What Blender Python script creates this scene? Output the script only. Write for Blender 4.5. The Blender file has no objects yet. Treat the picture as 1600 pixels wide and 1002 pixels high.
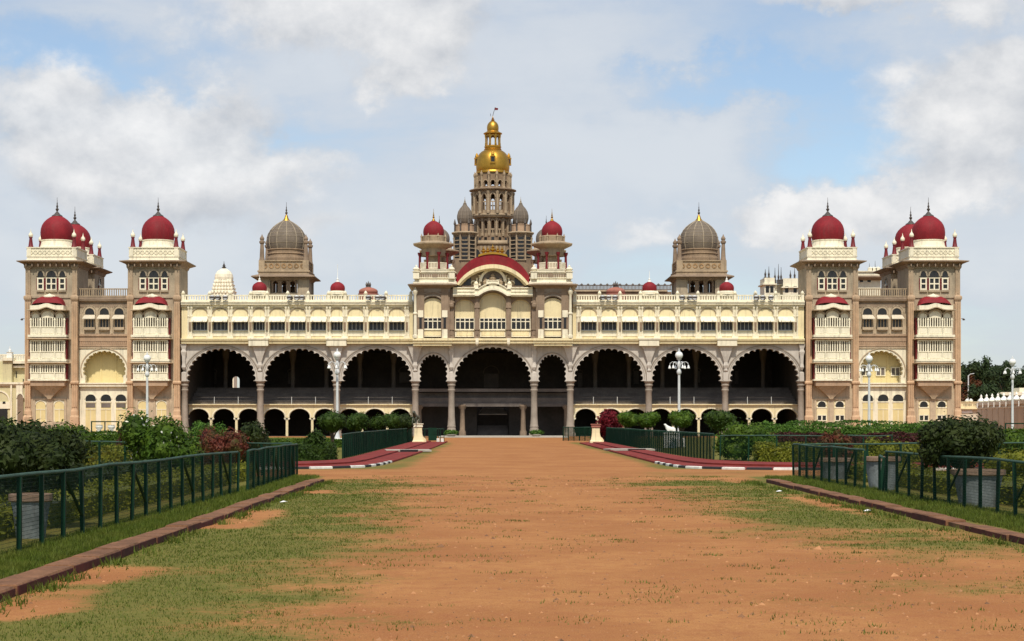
import bpy, math, random
import numpy as np
from mathutils import Vector, Matrix, noise
R = math.radians
random.seed(7)
rng = np.random.default_rng(11)
scn = bpy.context.scene
COL = scn.collection

# ------------------------------------------------------------------ camera, sky, sun, exposure
F = 2800.0                       # focal length in pixels of the 1600 px wide photograph
EYE = 1.8
cd = bpy.data.cameras.new('camera'); cam = bpy.data.objects.new('camera', cd); COL.objects.link(cam)
cam.location = (0, 0, EYE); cam.rotation_euler = (R(90), 0, 0)
cd.sensor_width = 36; cd.lens = 36 * F / 1600
cd.shift_x = 30 / 1600; cd.shift_y = 156 / 1600
cd.clip_start = .5; cd.clip_end = 5000
scn.camera = cam
SUN_EL, SUN_AZ = 55, 1          # degrees; azimuth to the right of straight behind the camera
sd = bpy.data.lights.new('sun', 'SUN'); sun = bpy.data.objects.new('sun', sd); COL.objects.link(sun)
sd.energy = 4.0; sd.angle = R(2.5); sd.color = (1, .93, .81)
to_sun = Vector((math.sin(R(SUN_AZ)) * math.cos(R(SUN_EL)), -math.cos(R(SUN_AZ)) * math.cos(R(SUN_EL)), math.sin(R(SUN_EL))))
sun.rotation_euler = to_sun.to_track_quat('Z', 'Y').to_euler(); sun.location = to_sun * 100
vs = scn.view_settings
vs.view_transform = 'Standard'; vs.look = 'None'; vs.gamma = 1; vs.exposure = 0; vs.use_curve_mapping = False
scn.cycles.max_bounces = 6; scn.cycles.diffuse_bounces = 3; scn.cycles.glossy_bounces = 3; scn.cycles.transmission_bounces = 3
scn.cycles.sample_clamp_indirect = 6

W = bpy.data.worlds.new('World'); scn.world = W; W.use_nodes = True
nt = W.node_tree; nt.nodes.clear()
def N(nt, t, **kw):
    n = nt.nodes.new(t)
    for k, v in kw.items():
        if k.startswith('i_'): n.inputs[k[2:].replace('_', ' ')].default_value = v
        elif k.startswith('n_'): n.inputs[int(k[2:])].default_value = v
        else: setattr(n, k, v)
    return n
def math_node(nt, op, a, b=None, clamp=False):
    n = nt.nodes.new('ShaderNodeMath'); n.operation = op; n.use_clamp = clamp
    for i, q in enumerate((a, b)):
        if q is None: continue
        if isinstance(q, (int, float)): n.inputs[i].default_value = q
        else: nt.links.new(q, n.inputs[i])
    return n.outputs[0]
def smooth(nt, v, a, b, lo=0., hi=1.):
    n = nt.nodes.new('ShaderNodeMapRange'); n.interpolation_type = 'SMOOTHSTEP'
    nt.links.new(v, n.inputs[0])
    for i, q in zip((1, 2, 3, 4), (a, b, lo, hi)): n.inputs[i].default_value = q
    return n.outputs[0]
def vmath(nt, op, a, b):
    n = nt.nodes.new('ShaderNodeVectorMath'); n.operation = op
    for i, q in enumerate((a, b)):
        if q is None: continue
        if isinstance(q, (tuple, list)): n.inputs[i].default_value = q
        else: nt.links.new(q, n.inputs[i])
    return n
def mixcol(nt, f, a, b, blend='MIX'):
    n = nt.nodes.new('ShaderNodeMix'); n.data_type = 'RGBA'; n.blend_type = blend
    for sock, q in ((n.inputs[0], f), (n.inputs[6], a), (n.inputs[7], b)):
        if isinstance(q, (int, float)): sock.default_value = q
        elif isinstance(q, (tuple, list)): sock.default_value = (*q[:3], 1)
        else: nt.links.new(q, sock)
    return n.outputs[2]
def noise_node(nt, vec, scale, detail=4, rough=.5, dist=0.):
    n = nt.nodes.new('ShaderNodeTexNoise'); n.inputs['Scale'].default_value = scale
    n.inputs['Detail'].default_value = detail; n.inputs['Roughness'].default_value = rough; n.inputs['Distortion'].default_value = dist
    if vec is not None: nt.links.new(vec, n.inputs['Vector'])
    return n.outputs[0]

sky = N(nt, 'ShaderNodeTexSky', sky_type='NISHITA', sun_disc=False)
sky.sun_elevation = R(SUN_EL); sky.sun_rotation = R(180 - SUN_AZ); sky.air_density = 1.0; sky.dust_density = .8; sky.ozone_density = 1.5
bg1 = N(nt, 'ShaderNodeBackground'); bg1.inputs[1].default_value = .14
nt.links.new(sky.outputs[0], bg1.inputs[0])
tc = N(nt, 'ShaderNodeTexCoord'); d = tc.outputs['Generated']
dscale = vmath(nt, 'MULTIPLY', d, (1, 1, 1.3)).outputs[0]
_wn = N(nt, 'ShaderNodeTexNoise'); _wn.inputs['Scale'].default_value = 11; _wn.inputs['Detail'].default_value = 8; _wn.inputs['Roughness'].default_value = .62
nt.links.new(dscale, _wn.inputs['Vector'])
warp = vmath(nt, 'SCALE', vmath(nt, 'SUBTRACT', _wn.outputs[1], (.5, .5, .5)).outputs[0], None); warp.inputs['Scale'].default_value = .11
dw = vmath(nt, 'ADD', d, warp.outputs[0]).outputs[0]
def lobe(px, py, rx, rz, w, e=(1.25, .15)):
    c = Vector(((px - 770) / F, 1, (657 - py) / F)).normalized()
    v = vmath(nt, 'SUBTRACT', dw, tuple(c)).outputs[0]
    v = vmath(nt, 'MULTIPLY', v, (F / rx, F / 600, F / rz)).outputs[0]
    return smooth(nt, vmath(nt, 'LENGTH', v, None).outputs['Value'], e[0], e[1], 0, w)
def total(base, lobes):
    for q in lobes: base = math_node(nt, 'ADD', base, lobe(*q))
    return base
# a high thin veil with the blue gap, and the cumulus banks seen over the palace
veil_n = noise_node(nt, vmath(nt, 'MULTIPLY', d, (1, 1, 3.2)).outputs[0], 4.5, 9, .58, .2)
veil = total(veil_n, [(1130, 135, 230, 45, -.30), (1340, 150, 150, 75, -.28), (1310, 230, 190, 42, -.30), (60, 70, 230, 60, -.22), (1290, 50, 260, 60, -.08), (250, 110, 200, 40, -.14),
                      (950, 60, 260, 60, .10), (850, 260, 420, 110, .10), (330, 370, 620, 110, .22), (60, 450, 420, 150, .2), (430, 130, 320, 50, .12), (1450, 380, 320, 110, .2), (1080, 250, 150, 60, .10)])
va = smooth(nt, veil, .24, .66, .10, .92)
def cumulus(vec):
    return math_node(nt, 'ADD', math_node(nt, 'MULTIPLY', noise_node(nt, vec, 8, 11, .57, .1), .66), math_node(nt, 'MULTIPLY', noise_node(nt, vec, 26, 8, .6, 0), .34))
c0 = cumulus(dscale); c1 = cumulus(vmath(nt, 'ADD', dscale, (-.006, 0, .017)).outputs[0])
acc = total(c0, [(520, 15, 290, 110, .50), (660, 70, 120, 65, .26), (100, 215, 195, 110, .38), (330, 205, 110, 95, .40), (490, 250, 110, 50, .26), (230, 310, 380, 90, .22), (1570, 170, 180, 140, .50),
                 (1400, 320, 260, 62, .34), (1225, 320, 70, 60, .2), (990, 365, 120, 40, .22), (520, 375, 120, 40, .16), (1420, -5, 280, 40, .34), (1100, 340, 900, 60, .06)])
ca = smooth(nt, acc, .56, .84)
relief = math_node(nt, 'SUBTRACT', c0, c1)
lit = math_node(nt, 'ADD', math_node(nt, 'ADD', math_node(nt, 'MULTIPLY', relief, 3.2), smooth(nt, acc, .60, 1.1, .50, .70)), math_node(nt, 'MULTIPLY', math_node(nt, 'SUBTRACT', noise_node(nt, dscale, 5.5, 6, .55), .5), .9), clamp=True)
ccol = mixcol(nt, lit, (.54, .575, .63), (1.02, 1.01, 1.0))
vcol = mixcol(nt, smooth(nt, veil, .35, .85), (.60, .67, .77), (.76, .80, .85))
bg3 = N(nt, 'ShaderNodeBackground'); nt.links.new(vcol, bg3.inputs[0]); bg3.inputs[1].default_value = .92
bg2 = N(nt, 'ShaderNodeBackground'); nt.links.new(ccol, bg2.inputs[0]); bg2.inputs[1].default_value = .92
m1 = N(nt, 'ShaderNodeMixShader'); nt.links.new(va, m1.inputs[0]); nt.links.new(bg1.outputs[0], m1.inputs[1]); nt.links.new(bg3.outputs[0], m1.inputs[2])
mx = N(nt, 'ShaderNodeMixShader'); nt.links.new(math_node(nt, 'MULTIPLY', ca, .9), mx.inputs[0]); nt.links.new(m1.outputs[0], mx.inputs[1]); nt.links.new(bg2.outputs[0], mx.inputs[2])
wo = N(nt, 'ShaderNodeOutputWorld'); nt.links.new(mx.outputs[0], wo.inputs[0])

# ------------------------------------------------------------------ materials
def mat(name, col, rough=.8, var=.22, scale=.8, bump=0., bscale=14, metal=0., streak=0., low=None, zr=(13, 19), spec=.3, per_island=0., trans=0.):
    m = bpy.data.materials.new(name); m.use_nodes = True; t = m.node_tree
    b = t.nodes['Principled BSDF']; b.inputs['Roughness'].default_value = rough; b.inputs['Metallic'].default_value = metal
    b.inputs['Specular IOR Level'].default_value = spec
    g = t.nodes.new('ShaderNodeNewGeometry'); pos = g.outputs['Position']
    c = tuple(col)
    if low is not None:
        sx = t.nodes.new('ShaderNodeSeparateXYZ'); t.links.new(pos, sx.inputs[0])
        zz = math_node(t, 'ADD', sx.outputs[2], math_node(t, 'MULTIPLY', noise_node(t, pos, .6, 4), 4))
        c = mixcol(t, smooth(t, zz, zr[0], zr[1] + 4), low, col)
    n1 = noise_node(t, pos, scale, 5, .6)
    n2 = noise_node(t, pos, scale * 9, 3, .6)
    f = math_node(t, 'ADD', math_node(t, 'MULTIPLY', n1, .65), math_node(t, 'MULTIPLY', n2, .35))
    f = smooth(t, f, .3, .7)
    dark = mixcol(t, 1., c, (1 - var,) * 3, 'MULTIPLY'); light = mixcol(t, 1., c, (1 + var * .8,) * 3, 'MULTIPLY')
    c = mixcol(t, f, dark, light)
    if streak:
        mp = vmath(t, 'MULTIPLY', pos, (2.2, 2.2, .18)).outputs[0]
        st = smooth(t, noise_node(t, mp, 1.6, 6, .65), .49, .68, 0, streak)
        c = mixcol(t, st, c, (.10, .085, .07))
    if per_island:
        ri = g.outputs['Random Per Island']
        c = mixcol(t, 1., c, mixcol(t, ri, (1 - per_island,) * 3, (1 + per_island, 1 + per_island * .8, 1 + per_island * .3)), 'MULTIPLY')
    t.links.new(c, b.inputs['Base Color'])
    if bump:
        bn = t.nodes.new('ShaderNodeBump'); bn.inputs['Strength'].default_value = bump; bn.inputs['Distance'].default_value = .05
        t.links.new(noise_node(t, pos, bscale, 5, .6), bn.inputs['Height']); t.links.new(bn.outputs[0], b.inputs['Normal'])
    if trans:
        tr = t.nodes.new('ShaderNodeBsdfTranslucent'); t.links.new(c, tr.inputs[0])
        ms = t.nodes.new('ShaderNodeMixShader'); ms.inputs[0].default_value = trans
        t.links.new(b.outputs[0], ms.inputs[1]); t.links.new(tr.outputs[0], ms.inputs[2])
        t.links.new(ms.outputs[0], t.nodes['Material Output'].inputs[0])
    return m
M = dict(
    cream=mat('cream_paint', (.80, .68, .41), .7, .09, .5, streak=.28),
    ivory=mat('ivory_paint', (.82, .75, .57), .7, .1, .6, streak=.3),
    pale=mat('pale_yellow_paint', (.60, .54, .32), .75, .1, .6, streak=.25),
    yellow=mat('yellow_paint', (.72, .59, .29), .7, .08, .6, streak=.1),
    white=mat('white_paint', (.78, .77, .72), .6, .06, .8, streak=.1),
    sand=mat('sandstone', (.325, .27, .195), .85, .22, .7, bump=.25, bscale=5, streak=.3, low=(.50, .39, .265)),
    pil=mat('pink_pilaster_stone', (.34, .27, .19), .85, .2, .9, bump=.25, bscale=5, streak=.3, low=(.56, .37, .225)),
    band=mat('pink_band_stone', (.42, .285, .185), .85, .2, .8, streak=.25),
    brown=mat('brown_stone', (.27, .195, .135), .85, .25, .9, bump=.2, bscale=7, streak=.3),
    grey=mat('grey_stone', (.54, .49, .43), .85, .12, .6, streak=.22),
    shaft=mat('column_stone', (.31, .26, .21), .8, .2, 1.2, bump=.3, bscale=8, streak=.15),
    tower=mat('tower_stone', (.255, .178, .113), .85, .3, .8, bump=.25, bscale=6, streak=.4),
    towl=mat('tower_trim_stone', (.37, .28, .182), .85, .25, 1., streak=.35),
    sdome=mat('lead_dome', (.165, .132, .10), .7, .25, .7, streak=.35),
    rib=mat('dome_rib', (.33, .27, .19), .7, .2, 1.),
    carve=mat('carved_frieze', (.32, .20, .10), .85, .6, 2.2, bump=.8, bscale=5),
    red=mat('dome_red', (.215, .011, .017), .72, .26, .6, bump=.05, bscale=3, streak=.12),
    crim=mat('crimson_paint', (.15, .012, .016), .55, .15, .9),
    pink=mat('faded_red_tile', (.36, .14, .10), .8, .2, 1.),
    gold=mat('gilding', (.52, .295, .052), .45, .18, 1.2, metal=1., bump=.08, bscale=6),
    dark=mat('dark_glass_and_hollows', (.018, .017, .017), .25, .2, .7, spec=.5),  # glass panes; also a flat colour for the shade inside niches and holes
    hall=mat('shaded_hall_plaster', (.085, .070, .058), .9, .3, .4),  # darker than real plaster: the deep shade of the hall is in the colour
    tier=mat('terrace_stone', (.165, .138, .120), .85, .3, .8),
    iron=mat('dark_finial_metal', (.10, .085, .075), .5, .2, 2., metal=.4),
    green=mat('green_paint', (.003, .030, .014), .6, .35, 1.4, spec=.2),
    rail=mat('weathered_green_rail', (.04, .080, .058), .7, .45, 2., spec=.2),
    metal=mat('painted_lamp_metal', (.62, .63, .62), .45, .12, 2.),
    globe=mat('lamp_glass', (.80, .80, .76), .25, .06, 2., spec=.5),
    bronze=mat('bronze', (.10, .105, .075), .45, .35, 3., metal=.6),
    kerb=mat('red_kerb_stone', (.185, .088, .044), .9, .45, 1.9, bump=.5, bscale=16, per_island=.12),
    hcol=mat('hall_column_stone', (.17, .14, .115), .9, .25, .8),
    kface=mat('dark_red_kerb_paint', (.085, .022, .017), .9, .35, 2.),
    buff=mat('buff_wall', (.62, .54, .41), .85, .12, .5, streak=.15),
    kerbw=mat('kerb_whitewash', (.72, .70, .64), .8, .2, 3.),
    kerbb=mat('kerb_black', (.03, .03, .032), .8, .3, 3.),
    path=mat('red_oxide_pavement', (.190, .021, .014), .9, .35, .5, bump=.2, bscale=9),
    conc=mat('concrete', (.40, .36, .30), .9, .2, .6, bump=.3, bscale=8),
    planter=mat('planter_whitewash', (.20, .225, .23), .85, .45, 2.2, streak=.6),
    rim=mat('planter_rim', (.24, .16, .11), .9, .3, 2.),
    bark=mat('bark', (.085, .06, .042), .95, .3, 5., bump=.6, bscale=18),
    litter=mat('white_litter', (.8, .8, .78), .6, .05),
)
def leafmat(name, a, b, trans=.25):
    m = mat(name, a, .55, .25, 1.6, per_island=.42, trans=trans, spec=.14)
    t = m.node_tree; bs = t.nodes['Principled BSDF']
    src = bs.inputs['Base Color'].links[0].from_socket
    g = [n for n in t.nodes if n.bl_idname == 'ShaderNodeNewGeometry'][0]
    nn = smooth(t, noise_node(t, g.outputs['Position'], 2.3, 4, .6), .42, .68)
    c = mixcol(t, math_node(t, 'MULTIPLY', nn, .8), src, b)
    t.links.new(c, bs.inputs['Base Color'])
    for n in t.nodes:
        if n.bl_idname == 'ShaderNodeBsdfTranslucent': t.links.new(c, n.inputs[0])
    return m
L = dict(
    deep=leafmat('deep_green_leaves', (.022, .037, .009), (.046, .060, .014)),
    green=leafmat('green_leaves', (.042, .088, .009), (.098, .155, .016)),
    mid=leafmat('mid_green_leaves', (.025, .052, .008), (.054, .088, .012)),
    bright=leafmat('bright_hedge_leaves', (.055, .125, .018), (.110, .190, .030)),
    yellow=leafmat('yellow_green_leaves', (.120, .140, .014), (.210, .200, .022)),
    croton=leafmat('red_croton_leaves', (.130, .034, .024), (.050, .075, .016)),
    maroon=leafmat('maroon_leaves', (.055, .018, .018), (.095, .026, .022)),
    bougain=leafmat('crimson_bracts', (.130, .010, .018), (.240, .022, .034)),
    far=leafmat('distant_tree_leaves', (.028, .050, .020), (.060, .085, .030)),
    farred=leafmat('rusty_tree_leaves', (.10, .030, .014), (.05, .060, .018)),
    flower=leafmat('white_petals', (.72, .72, .66), (.8, .8, .74)),
    grass=leafmat('grass_blades', (.080, .120, .016), (.150, .165, .030)),
)

# ------------------------------------------------------------------ mesh building
class MB:
    def __init__(s): s.v = []; s.f = []; s.m = []; s.M = None
    def add(s, vs, fs, mi=0):
        o = len(s.v)
        if s.M is not None: vs = [tuple(s.M @ Vector(p)) for p in vs]
        s.v += vs; s.f += [tuple(i + o for i in f) for f in fs]; s.m += [mi] * len(fs)
    def box(s, x0, x1, y0, y1, z0, z1, mi=0):
        if x0 > x1: x0, x1 = x1, x0
        if z0 > z1: z0, z1 = z1, z0
        s.add([(x0, y0, z0), (x1, y0, z0), (x1, y1, z0), (x0, y1, z0), (x0, y0, z1), (x1, y0, z1), (x1, y1, z1), (x0, y1, z1)],
              [(0, 3, 2, 1), (4, 5, 6, 7), (0, 1, 5, 4), (1, 2, 6, 5), (2, 3, 7, 6), (3, 0, 4, 7)], mi)
    def rl(s, cx, cy, prof, mi=0):           # stack of rectangles (hx, hy, z): mouldings, eaves, pedestals
        vs = []; fs = []
        for hx, hy, z in prof: vs += [(cx - hx, cy - hy, z), (cx + hx, cy - hy, z), (cx + hx, cy + hy, z), (cx - hx, cy + hy, z)]
        n = len(prof)
        for i in range(n - 1):
            for j in range(4): fs.append((4 * i + j, 4 * i + (j + 1) % 4, 4 * i + 4 + (j + 1) % 4, 4 * i + 4 + j))
        fs += [(3, 2, 1, 0), (4 * n - 4, 4 * n - 3, 4 * n - 2, 4 * n - 1)]
        s.add(vs, fs, mi)
    def lathe(s, prof, n=24, cx=0, cy=0, mi=0, a0=0., lobes=0, lob=0.):
        vs = []; fs = []
        for r, z in prof:
            for j in range(n):
                a = a0 + 2 * math.pi * j / n
                rr = r * (1 + lob * abs(math.sin(a * lobes / 2))) if lobes else r
                vs.append((cx + rr * math.cos(a), cy + rr * math.sin(a), z))
        k = len(prof)
        for i in range(k - 1):
            for j in range(n): fs.append((i * n + j, i * n + (j + 1) % n, (i + 1) * n + (j + 1) % n, (i + 1) * n + j))
        fs.append(tuple(range(n - 1, -1, -1))); fs.append(tuple((k - 1) * n + j for j in range(n)))
        s.add(vs, fs, mi)
    def tube(s, pts, r, n=8, mi=0):           # r one radius or a list
        vs = []; fs = []; k = len(pts); pts = [Vector(p) for p in pts]
        for i, p in enumerate(pts):
            t = (pts[min(i + 1, k - 1)] - pts[max(i - 1, 0)]).normalized()
            a = t.cross(Vector((0, 0, 1)) if abs(t.z) < .9 else Vector((1, 0, 0))).normalized(); b = t.cross(a)
            rr = r[i] if isinstance(r, (list, tuple)) else r
            for j in range(n):
                q = p + (a * math.cos(2 * math.pi * j / n) + b * math.sin(2 * math.pi * j / n)) * rr
                vs.append(tuple(q))
        for i in range(k - 1):
            for j in range(n): fs.append((i * n + j, i * n + (j + 1) % n, (i + 1) * n + (j + 1) % n, (i + 1) * n + j))
        fs.append(tuple(range(n - 1, -1, -1))); fs.append(tuple((k - 1) * n + j for j in range(n)))
        s.add(vs, fs, mi)
    def prism(s, poly, y0, y1, mi=0):         # outline in x,z pushed from y0 to y1
        n = len(poly)
        vs = [(x, y0, z) for x, z in poly] + [(x, y1, z) for x, z in poly]
        fs = [tuple(range(n)), tuple(range(2 * n - 1, n - 1, -1))] + [(i, (i + 1) % n, n + (i + 1) % n, n + i) for i in range(n)]
        s.add(vs, fs, mi)
    def slab(s, poly, z0, z1, mi=0):          # outline in x,y pushed from z0 to z1
        n = len(poly)
        vs = [(x, y, z0) for x, y in poly] + [(x, y, z1) for x, y in poly]
        fs = [tuple(range(n - 1, -1, -1)), tuple(range(n, 2 * n))] + [(i, (i + 1) % n, n + (i + 1) % n, n + i) for i in range(n)]
        s.add(vs, fs, mi)
    def band(s, A, B, y0, y1, mi=0):          # solid strip between two x,z curves
        n = len(A); vs = [(x, y0, z) for x, z in A] + [(x, y0, z) for x, z in B] + [(x, y1, z) for x, z in A] + [(x, y1, z) for x, z in B]
        fs = []
        for i in range(n - 1):
            fs += [(i, i + 1, n + i + 1, n + i), (2 * n + i, 3 * n + i, 3 * n + i + 1, 2 * n + i + 1),
                   (i, 2 * n + i, 2 * n + i + 1, i + 1), (n + i, n + i + 1, 3 * n + i + 1, 3 * n + i)]
        fs += [(0, n, 3 * n, 2 * n), (n - 1, 3 * n - 1, 4 * n - 1, 2 * n - 1)]
        s.add(vs, fs, mi)
    def arch_wall(s, x0, x1, z1, pts, cx, zs, yf, yb, mi=0, ms=None):
        """wall panel x0..x1 up to z1 round an opening whose outline runs from its lower left to its lower right"""
        if ms is None: ms = mi
        def outer(p):
            x, z = p
            if z <= zs + 1e-6: return (x0 if x < cx else x1, z)
            dx, dz = x - cx, z - zs; t = (z1 - zs) / dz
            if dx < -1e-9: t = min(t, (x0 - cx) / dx)
            elif dx > 1e-9: t = min(t, (x1 - cx) / dx)
            return (cx + dx * t, zs + dz * t)
        O = [outer(p) for p in pts]; n = len(pts)
        for y, flip in ((yf, 0), (yb, 1)):
            for i in range(n - 1):
                P = [pts[i], pts[i + 1], O[i + 1]]
                a, b = O[i], O[i + 1]
                if abs(a[0] - x0) < 1e-5 and abs(b[0] - x0) > 1e-5 and abs(b[1] - z1) < 1e-5 and abs(a[1] - z1) > 1e-5: P.append((x0, z1))
                if abs(b[0] - x1) < 1e-5 and abs(a[0] - x1) > 1e-5 and abs(a[1] - z1) < 1e-5 and abs(b[1] - z1) > 1e-5: P.append((x1, z1))
                P.append(a)
                if (P[-1][0] - P[-2][0]) ** 2 + (P[-1][1] - P[-2][1]) ** 2 < 1e-10: P.pop()
                s.add([(x, y, z) for x, z in P], [tuple(range(len(P)))[::-1] if flip else tuple(range(len(P)))], mi)
        for i in range(n - 1):
            (xa, za), (xb, zb) = pts[i], pts[i + 1]
            s.add([(xa, yf, za), (xb, yf, zb), (xb, yb, zb), (xa, yb, za)], [(0, 1, 2, 3)], ms)
        zb0 = pts[0][1]
        for x in (x0, x1): s.add([(x, yf, zb0), (x, yb, zb0), (x, yb, z1), (x, yf, z1)], [(0, 1, 2, 3)], mi)
        s.add([(x0, yf, z1), (x1, yf, z1), (x1, yb, z1), (x0, yb, z1)], [(0, 1, 2, 3)], mi)
    def ring(s, cx, zs, r0, r1, yf, yb, mi=0, a0=0., n=20, rz=1.):
        s.band(arc(cx, zs, r0, a0, rz=rz, n=n), arc(cx, zs, r1, a0, rz=rz, n=n), yf, yb, mi)
    def fill(s, cx, zs, z0, r, yf, yb, mi=0, n=14, rz=1.):
        s.prism([(cx - r, z0)] + arc(cx, zs, r, 0, rz=rz, n=n) + [(cx + r, z0)], yf, yb, mi)
    def mesh(s, name, mats, smooth=False):
        me = bpy.data.meshes.new(name); me.from_pydata(s.v, [], s.f)
        for q in (mats if isinstance(mats, (list, tuple)) else [mats]): me.materials.append(q)
        me.polygons.foreach_set('material_index', s.m)
        if smooth:
            me.polygons.foreach_set('use_smooth', [True] * len(me.polygons)); me.set_sharp_from_angle(angle=R(38))
        me.update()
        return me
    def build(s, name, mats, parent=None, loc=(0, 0, 0), smooth=False, **tags):
        return inst(name, s.mesh(name, mats, smooth), parent, loc, **tags)
def arc(cx, zs, r, a0=0., cusps=0, d=0., rz=1., n=None):
    n = n or (cusps * 6 if cusps else 20); out = []
    for i in range(n + 1):
        t = i / n; th = math.pi + a0 - (math.pi + 2 * a0) * t
        rr = r + (d * math.sqrt(abs(math.sin(math.pi * cusps * t))) if cusps else 0)
        out.append((cx + rr * math.cos(th), zs + rr * rz * math.sin(th)))
    return out
def arc3(cx, half, ze, za, n=28):              # circular arc through (cx-half,ze), apex (cx,za), (cx+half,ze)
    h = za - ze; rr = (half * half + h * h) / (2 * h); zc = za - rr; t0 = math.asin(min(1, half / rr))
    return [(cx + rr * math.sin(t), zc + rr * math.cos(t)) for t in [(-t0 + 2 * t0 * i / n) for i in range(n + 1)]]
def inst(name, me, parent=None, loc=(0, 0, 0), rz=0., sc=None, **tags):
    o = bpy.data.objects.new(name, me); COL.objects.link(o)
    o.location = loc
    if rz: o.rotation_euler = (0, 0, rz)
    if sc is not None: o.scale = sc if isinstance(sc, (tuple, list)) else (sc,) * 3
    if parent is not None: o.parent = parent
    for k, v in tags.items(): o[k] = v
    return o
def thing(name, label, category, loc=(0, 0, 0), rz=0., group=None):
    o = inst(name, None, None, loc, rz); o['label'] = label; o['category'] = category
    if group: o['group'] = group
    return o
def tag(o, label, category, group=None):
    o['label'] = label; o['category'] = category
    if group: o['group'] = group
    return o
KIDS = {}
def dup(o, parent=None, loc=None, rz=None, label=None):
    c = o.copy(); COL.objects.link(c)
    if parent is not None: c.parent = parent
    if loc is not None: c.location = loc
    if rz is not None: c.rotation_euler = (0, 0, rz)
    if label: c['label'] = label
    for ch in [q for q in COL.objects if q.parent == o]: dup(ch, c)
    return c
K = 1 / 14
def X(px, dy=0.): return (px - 770) / F * (200 + dy)
def Z(py, dy=0.): return EYE + (657 - py) / F * (200 + dy)
def S(n, dy=0.): return n / F * (200 + dy)
def G(px, py):                                  # point of the ground under a pixel
    y = EYE * F / (py - 657); return ((px - 770) / F * y, y)
# ------------------------------------------------------------------ the palace (local y = metres behind the front of the corner towers)
palace = thing('palace', 'long cream and sandstone palace with red domes and a golden topped central tower', 'palace', (0, 200, 0))

def finial(mb, cx, cy, z0, z1, r, mi=0, n=8):
    h = z1 - z0
    mb.lathe([(r, z0), (r * .55, z0 + h * .05), (r * .35, z0 + h * .12), (r * .75, z0 + h * .2), (r * .8, z0 + h * .25), (r * .3, z0 + h * .32), (r * .5, z0 + h * .4),
              (r * .52, z0 + h * .44), (r * .22, z0 + h * .52), (r * .3, z0 + h * .6), (r * .12, z0 + h * .7), (.015, z1)], n, cx, cy, mi)
def onion(r, z0, z1, pts=((0, .925), (.08, .965), (.2, .995), (.32, 1.), (.46, .975), (.6, .905), (.72, .79), (.83, .62), (.91, .45), (.965, .30), (1., .20))):
    return [(r * q, z0 + (z1 - z0) * t) for t, q in pts]
def balusters(mb, x0, x1, y, z0, z1, n, w=.09, t=.12, rail=.12, mi=0):
    mb.box(x0, x1, y - t / 2, y + t / 2, z1 - rail, z1, mi); mb.box(x0, x1, y - t / 2, y + t / 2, z0, z0 + rail, mi)
    for i in range(n):
        x = x0 + (x1 - x0) * (i + .5) / n
        mb.box(x - w / 2, x + w / 2, y - t * .35, y + t * .35, z0 + rail, z1 - rail, mi)
def casement(w, zb, zt, cols, rows, za=None, fw=.07, depth=.1, mull=.05, surround=None):
    """window: ivory frame (0), dark panes set back in it (1), stone arch moulding (2)"""
    mb = MB(); h = w / 2
    mb.box(-h + .01, h - .01, -.03, .0, zb + .01, zt - .01, 1)
    for x0, x1 in ((-h, -h + fw), (h - fw, h)): mb.box(x0, x1, -depth, 0, zb, zt, 0)
    mb.box(-h + fw, h - fw, -depth, 0, zb, zb + fw, 0); mb.box(-h + fw, h - fw, -depth, 0, zt - fw, zt, 0)
    for i in range(1, cols):
        x = -h + w * i / cols; mb.box(x - mull / 2, x + mull / 2, -depth * .85, 0, zb + fw, zt - fw, 0)
    for i in range(1, rows):
        z = zb + (zt - zb) * i / rows; mb.box(-h + fw, h - fw, -depth * .8, -.031, z - mull / 2, z + mull / 2, 0)
    if za is not None:
        mb.fill(0, zt + (za - zt) * .25, zt + .01, h * .86, -.03, 0, 1, rz=(za - zt) * .75 / (h * .86))
        if surround: mb.ring(0, zt + (za - zt) * .25, h * .88, h * .88 + surround, -.1, 0, 2, 0, 16, rz=(za - zt) * .75 / (h * .88) * .98)
    return mb

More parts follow.
